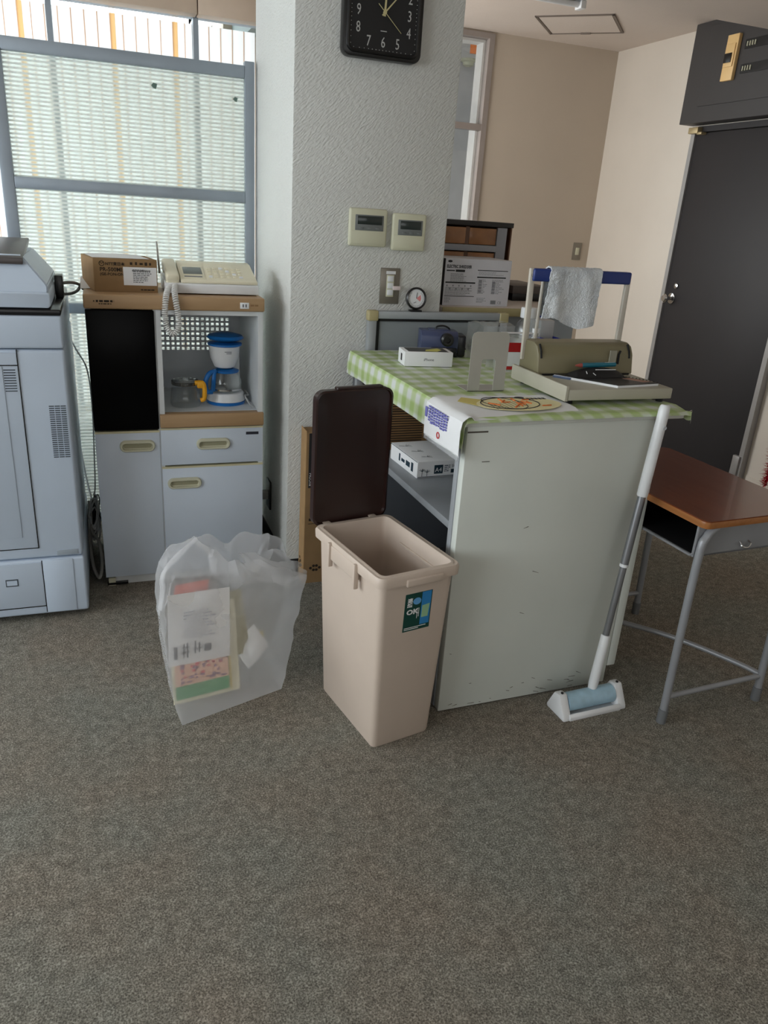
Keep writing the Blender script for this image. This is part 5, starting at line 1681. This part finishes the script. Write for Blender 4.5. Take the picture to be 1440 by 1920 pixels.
obj('stand', B().box(1.022, 2.567, SZ, 1.066, 2.592, SZ+0.006, 0.002).box(1.036, 2.576, SZ+0.006, 1.050, 2.585, SZ+0.014), black, t, True)

t = thing('side_desk', (1.55, 2.95, 0), 'desk with beige edged top and grey front panel standing behind the screen', 'desk')
obj('top', B().box(1.185, 2.66, 0.988, 1.795, 3.35, 1.016, 0.004), mat('desk_top_pink_white', (206, 194, 184), 0.5), t, True)
obj('edge_band', B().box(1.183, 2.655, 0.986, 1.795, 2.661, 1.017, 0.003), mat('edge_olive_beige', (158, 146, 104), 0.5), t, True)
obj('front_panel', B().box(1.19, 2.69, 0.0, 1.78, 2.70, 0.988), steel_grey, t, True)
obj('leg_panel', B().box(1.19, 2.70, 0.0, 1.215, 3.32, 0.988), steel_grey, t, True)
obj('leg_panel', B().box(1.755, 2.70, 0.0, 1.78, 3.32, 0.988), steel_grey, t, True)

t = thing('shredder_carton', (1.345, 2.80, 1.016), 'grey white shredder carton printed in black, standing on the side desk', 'carton', R(1.5))
shp = mat('shredder_print_white', (208, 208, 214), 0.6)
obj('carton_body', B().box(-0.142, -0.085, 0, 0.138, 0.10, 0.170, 0.0015), shp, t)
obj('black_side', B().box(-0.1432, -0.083, 0.001, -0.1419, 0.098, 0.169), mat('carton_black', (22, 22, 28), 0.4), t)
yf = -0.0853
txt('lettering', 'ELECTRIC SHREDDER', 0.0150, ink, t, (-0.136, yf, 0.137), world=False, sx=0.72, bold=0.0005)
obj('brand_oval', B().prism(oval(-0.124, 0.160, 0.009, 0.0042), 'Y', yf-0.0003, yf+0.0003), ink, t)
obj('model_plate', bars_front([(-0.098, 0.123, -0.060, 0.131), (-0.136, 0.125, -0.102, 0.129)], yf), ink, t)
obj('heading_bars', bars_front([(-0.137, 0.082, -0.012, 0.087), (-0.006, 0.104, 0.118, 0.1085), (-0.006, 0.130, 0.124, 0.1325), (-0.137, 0.034, -0.012, 0.036)], yf), ink, t)
obj('fine_print', bars_front(textlines(-0.118, -0.05, 0.117, 7, 0.0045, 0.35, 3, 0.7)+textlines(-0.136, -0.015, 0.066, 6, 0.005, 0.3, 6, 0.6)+textlines(-0.136, -0.10, 0.029, 4, 0.005, 0.35, 7)
    + textlines(0.0, 0.045, 0.098, 10, 0.0055, 0.3, 9)+textlines(0.06, 0.118, 0.098, 10, 0.0055, 0.3, 10)+textlines(0.0, 0.05, 0.03, 4, 0.005, 0.3, 12)+textlines(0.0, 0.118, 0.126, 3, 0.005, 0.25, 13)+[(0.062, 0.008, 0.084, 0.022)], yf), ink_grey, t)
obj('pictograms', bars_front([(-0.132+k*0.025, 0.070, -0.127+k*0.025, 0.076) for k in range(5)]+[(-0.12+k*0.026, 0.058, -0.114+k*0.026, 0.066) for k in range(4)]+[(0.004, 0.05+k*0.012, 0.016, 0.06+k*0.012) for k in range(4)]+[(0.062, 0.046+k*0.012, 0.074, 0.056+k*0.012) for k in range(4)], yf), mat('mid_grey_ink', (150, 150, 156), 0.8), t)
txt('lettering', 'CE', 0.014, ink_grey, t, (0.092, yf, 0.009), world=False)

t = thing('letter_case', (1.42, 3.05, 1.016), 'smoky brown drawer case with grey frame standing behind the shredder carton', 'drawer case')
LX0, LX1, LY0, LY1 = 1.20, 1.602, 2.965, 3.22
smo = mat('smoke_brown_plastic', (150, 104, 66), 0.25, var=0.25, vscale=12)
fg = mat('case_grey', (150, 152, 158), 0.45)
obj('top', B().box(LX0, LY0-0.004, 1.300, LX1+0.004, LY1, 1.319, 0.002), mat('case_top_black', (28, 24, 24), 0.4), t, True)
obj('side', B().box(LX1-0.006, LY0, 1.016, LX1, LY1, 1.30), mat('case_brown', (96, 64, 44), 0.4), t, True)
obj('side', B().box(LX0, LY0, 1.016, LX0+0.006, LY1, 1.30), mat('case_brown', (96, 64, 44), 0.4), t, True)
obj('back', B().box(LX0, LY1-0.006, 1.016, LX1, LY1, 1.30), MATS['case_brown'], t, True)
obj('frame_column', B().box(1.535, LY0-0.003, 1.016, 1.578, LY0+0.01, 1.298), fg, t, True)
zz = 1.225
for k in range(3):
    z1_ = 1.296-k*0.094
    obj('shelf_rail', B().box(LX0, LY0-0.003, z1_-0.092, 1.535, LY1-0.01, z1_-0.068, 0.001), fg, t, True)
    d_ = obj('drawer', B().box(LX0+0.008, LY0+0.002, z1_-0.066, 1.395, LY1-0.02, z1_-0.003, 0.002), smo, t, True)
    d_ = obj('drawer', B().box(1.412, LY0+0.002, z1_-0.066, 1.533, LY1-0.02, z1_-0.003, 0.002), smo, t, True)
    obj('divider', B().box(1.395, LY0+0.004, z1_-0.068, 1.412, LY1-0.02, z1_), MATS['case_brown'], t, True)
t = thing('file_box', (1.75, 3.05, 1.016), 'flat dark brown file box lying on the side desk', 'box')
obj('box_body', B().box(1.62, 2.93, 1.016, 1.785, 3.2, 1.052, 0.002), black, t, True)
obj('box_lid', B().box(1.616, 2.926, 1.046, 1.789, 3.204, 1.078, 0.003), mat('lid_dark_brown', (78, 70, 66), 0.5), t, True)

# ================================================================== FLOOR ROLLER
t = thing('carpet_roller', (1.27, 1.555, 0), 'white carpet cleaning roller in its stand with telescopic handle', 'roller')
ra = R(3)
RX, RYc = 1.274, 1.556


def rl(p):
    x, y, z = p
    return Vector((RX+x*math.cos(ra)-y*math.sin(ra), RYc+x*math.sin(ra)+y*math.cos(ra), z))


MR = Matrix.Translation((RX, RYc, 0)) @ Matrix.Rotation(ra, 4, 'Z')
endp = [(-0.044, 0.0), (0.044, 0.0), (0.046, 0.010), (0.020, 0.066), (-0.006, 0.070), (-0.040, 0.014)]
for s in (-1, 1):
    x0 = s*0.098
    obj('stand_cheek', B().prism(endp, 'X', x0-0.014, x0+0.014, 0.005, mtx=MR), white_pl, t, True)
    obj('pivot', B().lathe([(0, 0), (0.004, 0), (0.004, 0.004), (0, 0.004)], seg=12, mtx=MR @ Matrix.Translation((x0, -0.0, 0.0685))), black, t, True)
obj('stand_front', B().prism([(-0.045, 0.0), (-0.030, 0.0), (-0.030, 0.014), (-0.038, 0.020), (-0.045, 0.012)], 'X', -0.09, 0.09, 0.002, mtx=MR), white_pl, t, True)
obj('stand_floor', B().box(-0.09, -0.032, 0.0, 0.09, 0.044, 0.004, mtx=MR), white_pl, t, True)
rollm = mat('tape_roll_blue', (166, 198, 216), 0.35, var=0.12, vscale=30)
obj('tape_roll', B().cyl(rl((-0.082, 0.002, 0.034)), rl((0.082, 0.002, 0.034)), 0.028, 28), rollm, t, True)
hb = Vector((1.290, 1.566, 0.058))
ht = Vector((1.3965, 1.622, 0.90))
hd = ht-hb


def on_h(f):
    return hb+hd*f


obj('lower_grip', B().tube([on_h(0.0), on_h(0.02), on_h(0.20), on_h(0.205)], [0.013, 0.0145, 0.0135, 0.012], 18), white_pl, t, True)
obj('tube', B().tube([on_h(0.20), on_h(0.46)], 0.0098, 16), mat('grey_metal_tube', (142, 144, 148), 0.3, 0.7), t, True)
obj('collar', B().tube([on_h(0.455), on_h(0.465)], 0.0125, 16), white_pl, t, True)
obj('tube', B().tube([on_h(0.46), on_h(0.705)], 0.0115, 16), mat('grey_metal_tube', (142, 144, 148)), t, True)
obj('upper_grip', B().tube([on_h(0.70), on_h(0.705), on_h(0.98), on_h(0.995), on_h(1.0)], [0.0135, 0.015, 0.015, 0.0135, 0.010], 18), white_pl, t, True)
obj('hang_hole', B().lathe([(0.004, 0), (0.0055, 0.0), (0.0055, 0.002), (0.004, 0.002), (0.004, 0)], seg=16, mtx=Matrix.Translation(on_h(0.93)+Vector((0.004, -0.0145, 0.0))) @ Matrix.Rotation(R(90), 4, 'X')), mat('white_shadow_plastic', (196, 200, 206), 0.4), t, True)

# ================================================================== SCHOOL DESK
t = thing('school_desk', (1.44, 1.43, 0), 'school desk with reddish wooden top and grey pipe legs', 'desk', R(3))
DW, DL, DH = 0.40, 0.60, 0.635
# local: x 0..DW (short side), y 0..DL (long side); drawer opening faces -x
obj('top', B().prism(rrect(DW/2, DL/2, DW/2, DL/2, 0.02, 5), 'Z', DH-0.003, DH), 'desk_wood', t)
obj('top_edge', B().prism(rrect(DW/2, DL/2, DW/2, DL/2, 0.02, 5), 'Z', DH-0.022, DH-0.003, 0.002), 'desk_edge_wood', t)
pg = mat('desk_frame_grey', (150, 152, 156), 0.38, 0.25)
b = B()
b.box(0.012, 0.03, DH-0.115, DW-0.03, DL-0.03, DH-0.110)
b.box(0.012, 0.03, DH-0.115, DW-0.03, 0.035, DH-0.022)
b.box(0.012, DL-0.035, DH-0.115, DW-0.03, DL-0.03, DH-0.022)
b.box(DW-0.035, 0.03, DH-0.115, DW-0.03, DL-0.03, DH-0.022)
obj('book_tray', b, pg, t)
obj('tray_shade', B().box(0.016, 0.036, DH-0.1095, DW-0.036, DL-0.036, DH-0.1085).box(0.016, 0.0355, DH-0.109, DW-0.036, 0.0362, DH-0.023).box(DW-0.0365, 0.036, DH-0.109, DW-0.0355, DL-0.036, DH-0.023).box(0.016, 0.036, DH-0.0236, DW-0.036, DL-0.036, DH-0.0226), mat('tray_shade_black', (22, 22, 24), 0.6), t)  # dark sheets standing in for shade inside the grey steel tray
obj('tray_lip', B().tube([(0.012, 0.033, DH-0.024), (0.012, 0.033, DH-0.105), (0.012, 0.042, DH-0.113), (0.012, DL-0.042, DH-0.113), (0.012, DL-0.033, DH-0.105), (0.012, DL-0.033, DH-0.024)], 0.004, 8), pg, t)
obj('hook', B().tube(catmull([(0.17, 0.028, DH-0.085), (0.17, 0.016, DH-0.095), (0.185, 0.012, DH-0.098), (0.20, 0.018, DH-0.09), (0.20, 0.028, DH-0.085)], 5), 0.0025, 6), chrome, t)
for x_, y_ in ((0.012, 0.008), (DW-0.018, 0.008), (0.012, DL-0.03), (DW-0.018, DL-0.03)):
    inx = 0.05 if x_ < 0.2 else -0.05
    pts = catmull([(x_+inx, y_+0.014, DH-0.028), (x_+inx*0.4, y_+0.012, DH-0.055), (x_+inx*0.12, y_+0.010, DH-0.13), (x_, y_, 0.04)], 5)
    obj('leg', B().tube(pts, 0.0115, 14), pg, t)
    obj('foot_cap', B().tube([(x_+0.0005, y_, 0.045), (x_, y_, 0.0)], 0.014, 14), mat('cap_dark_grey', (104, 106, 108), 0.6), t)
obj('stretcher', B().cyl((0.016, 0.010, 0.085), (DW-0.02, 0.010, 0.085), 0.008, 10), pg, t)
obj('stretcher', B().cyl((0.016, DL-0.03, 0.085), (DW-0.02, DL-0.03, 0.085), 0.008, 10), pg, t)
obj('stretcher', B().tube(catmull([(DW-0.022, 0.012, 0.09), (DW-0.05, 0.10, 0.09), (DW-0.14, 0.28, 0.09), (0.10, 0.46, 0.095), (0.02, DL-0.032, 0.095)], 5), 0.0085, 10), pg, t)
tag(obj('folded_note', B().prism([(1.452, 0.806), (1.486, 0.824), (1.482, 0.800), (1.468, 0.762), (1.452, 0.770)], 'Y', 1.705, 1.7065), mat('salmon_note', (214, 140, 112), 0.6)), 'salmon paper slip tucked under the counter top overhang', 'paper')

# red tinsel on the wall past the door
t = thing('red_tinsel', (3.39, 2.99, 0.36), 'red tinsel decoration hanging on the wall beside the dark door', 'decoration')
rr = random.Random(4)
b = B()
core = [Vector((3.372, 3.0, 0.36-0.025*i)) for i in range(13)]
for i in range(420):
    c = core[0].lerp(core[-1], rr.random())
    d = Vector((rr.uniform(-1, 0.15), rr.uniform(-1, 1), rr.uniform(-0.8, 0.8))).normalized()*rr.uniform(0.02, 0.055)
    n = d.cross(Vector((rr.random(), rr.random(), rr.random()))).normalized()*0.003
    tb2 = bmesh.new()
    tb2.faces.new([tb2.verts.new(c-n), tb2.verts.new(c+n), tb2.verts.new(c+d)])
    b.merge(tb2)
tag(obj('tinsel_strands', b, mat('tinsel_red', (190, 24, 44), 0.25, 0.4), t, True), kind='stuff')
obj('cord', B().tube(core, 0.004, 6), mat('tinsel_cord', (130, 16, 30), 0.6), t, True)
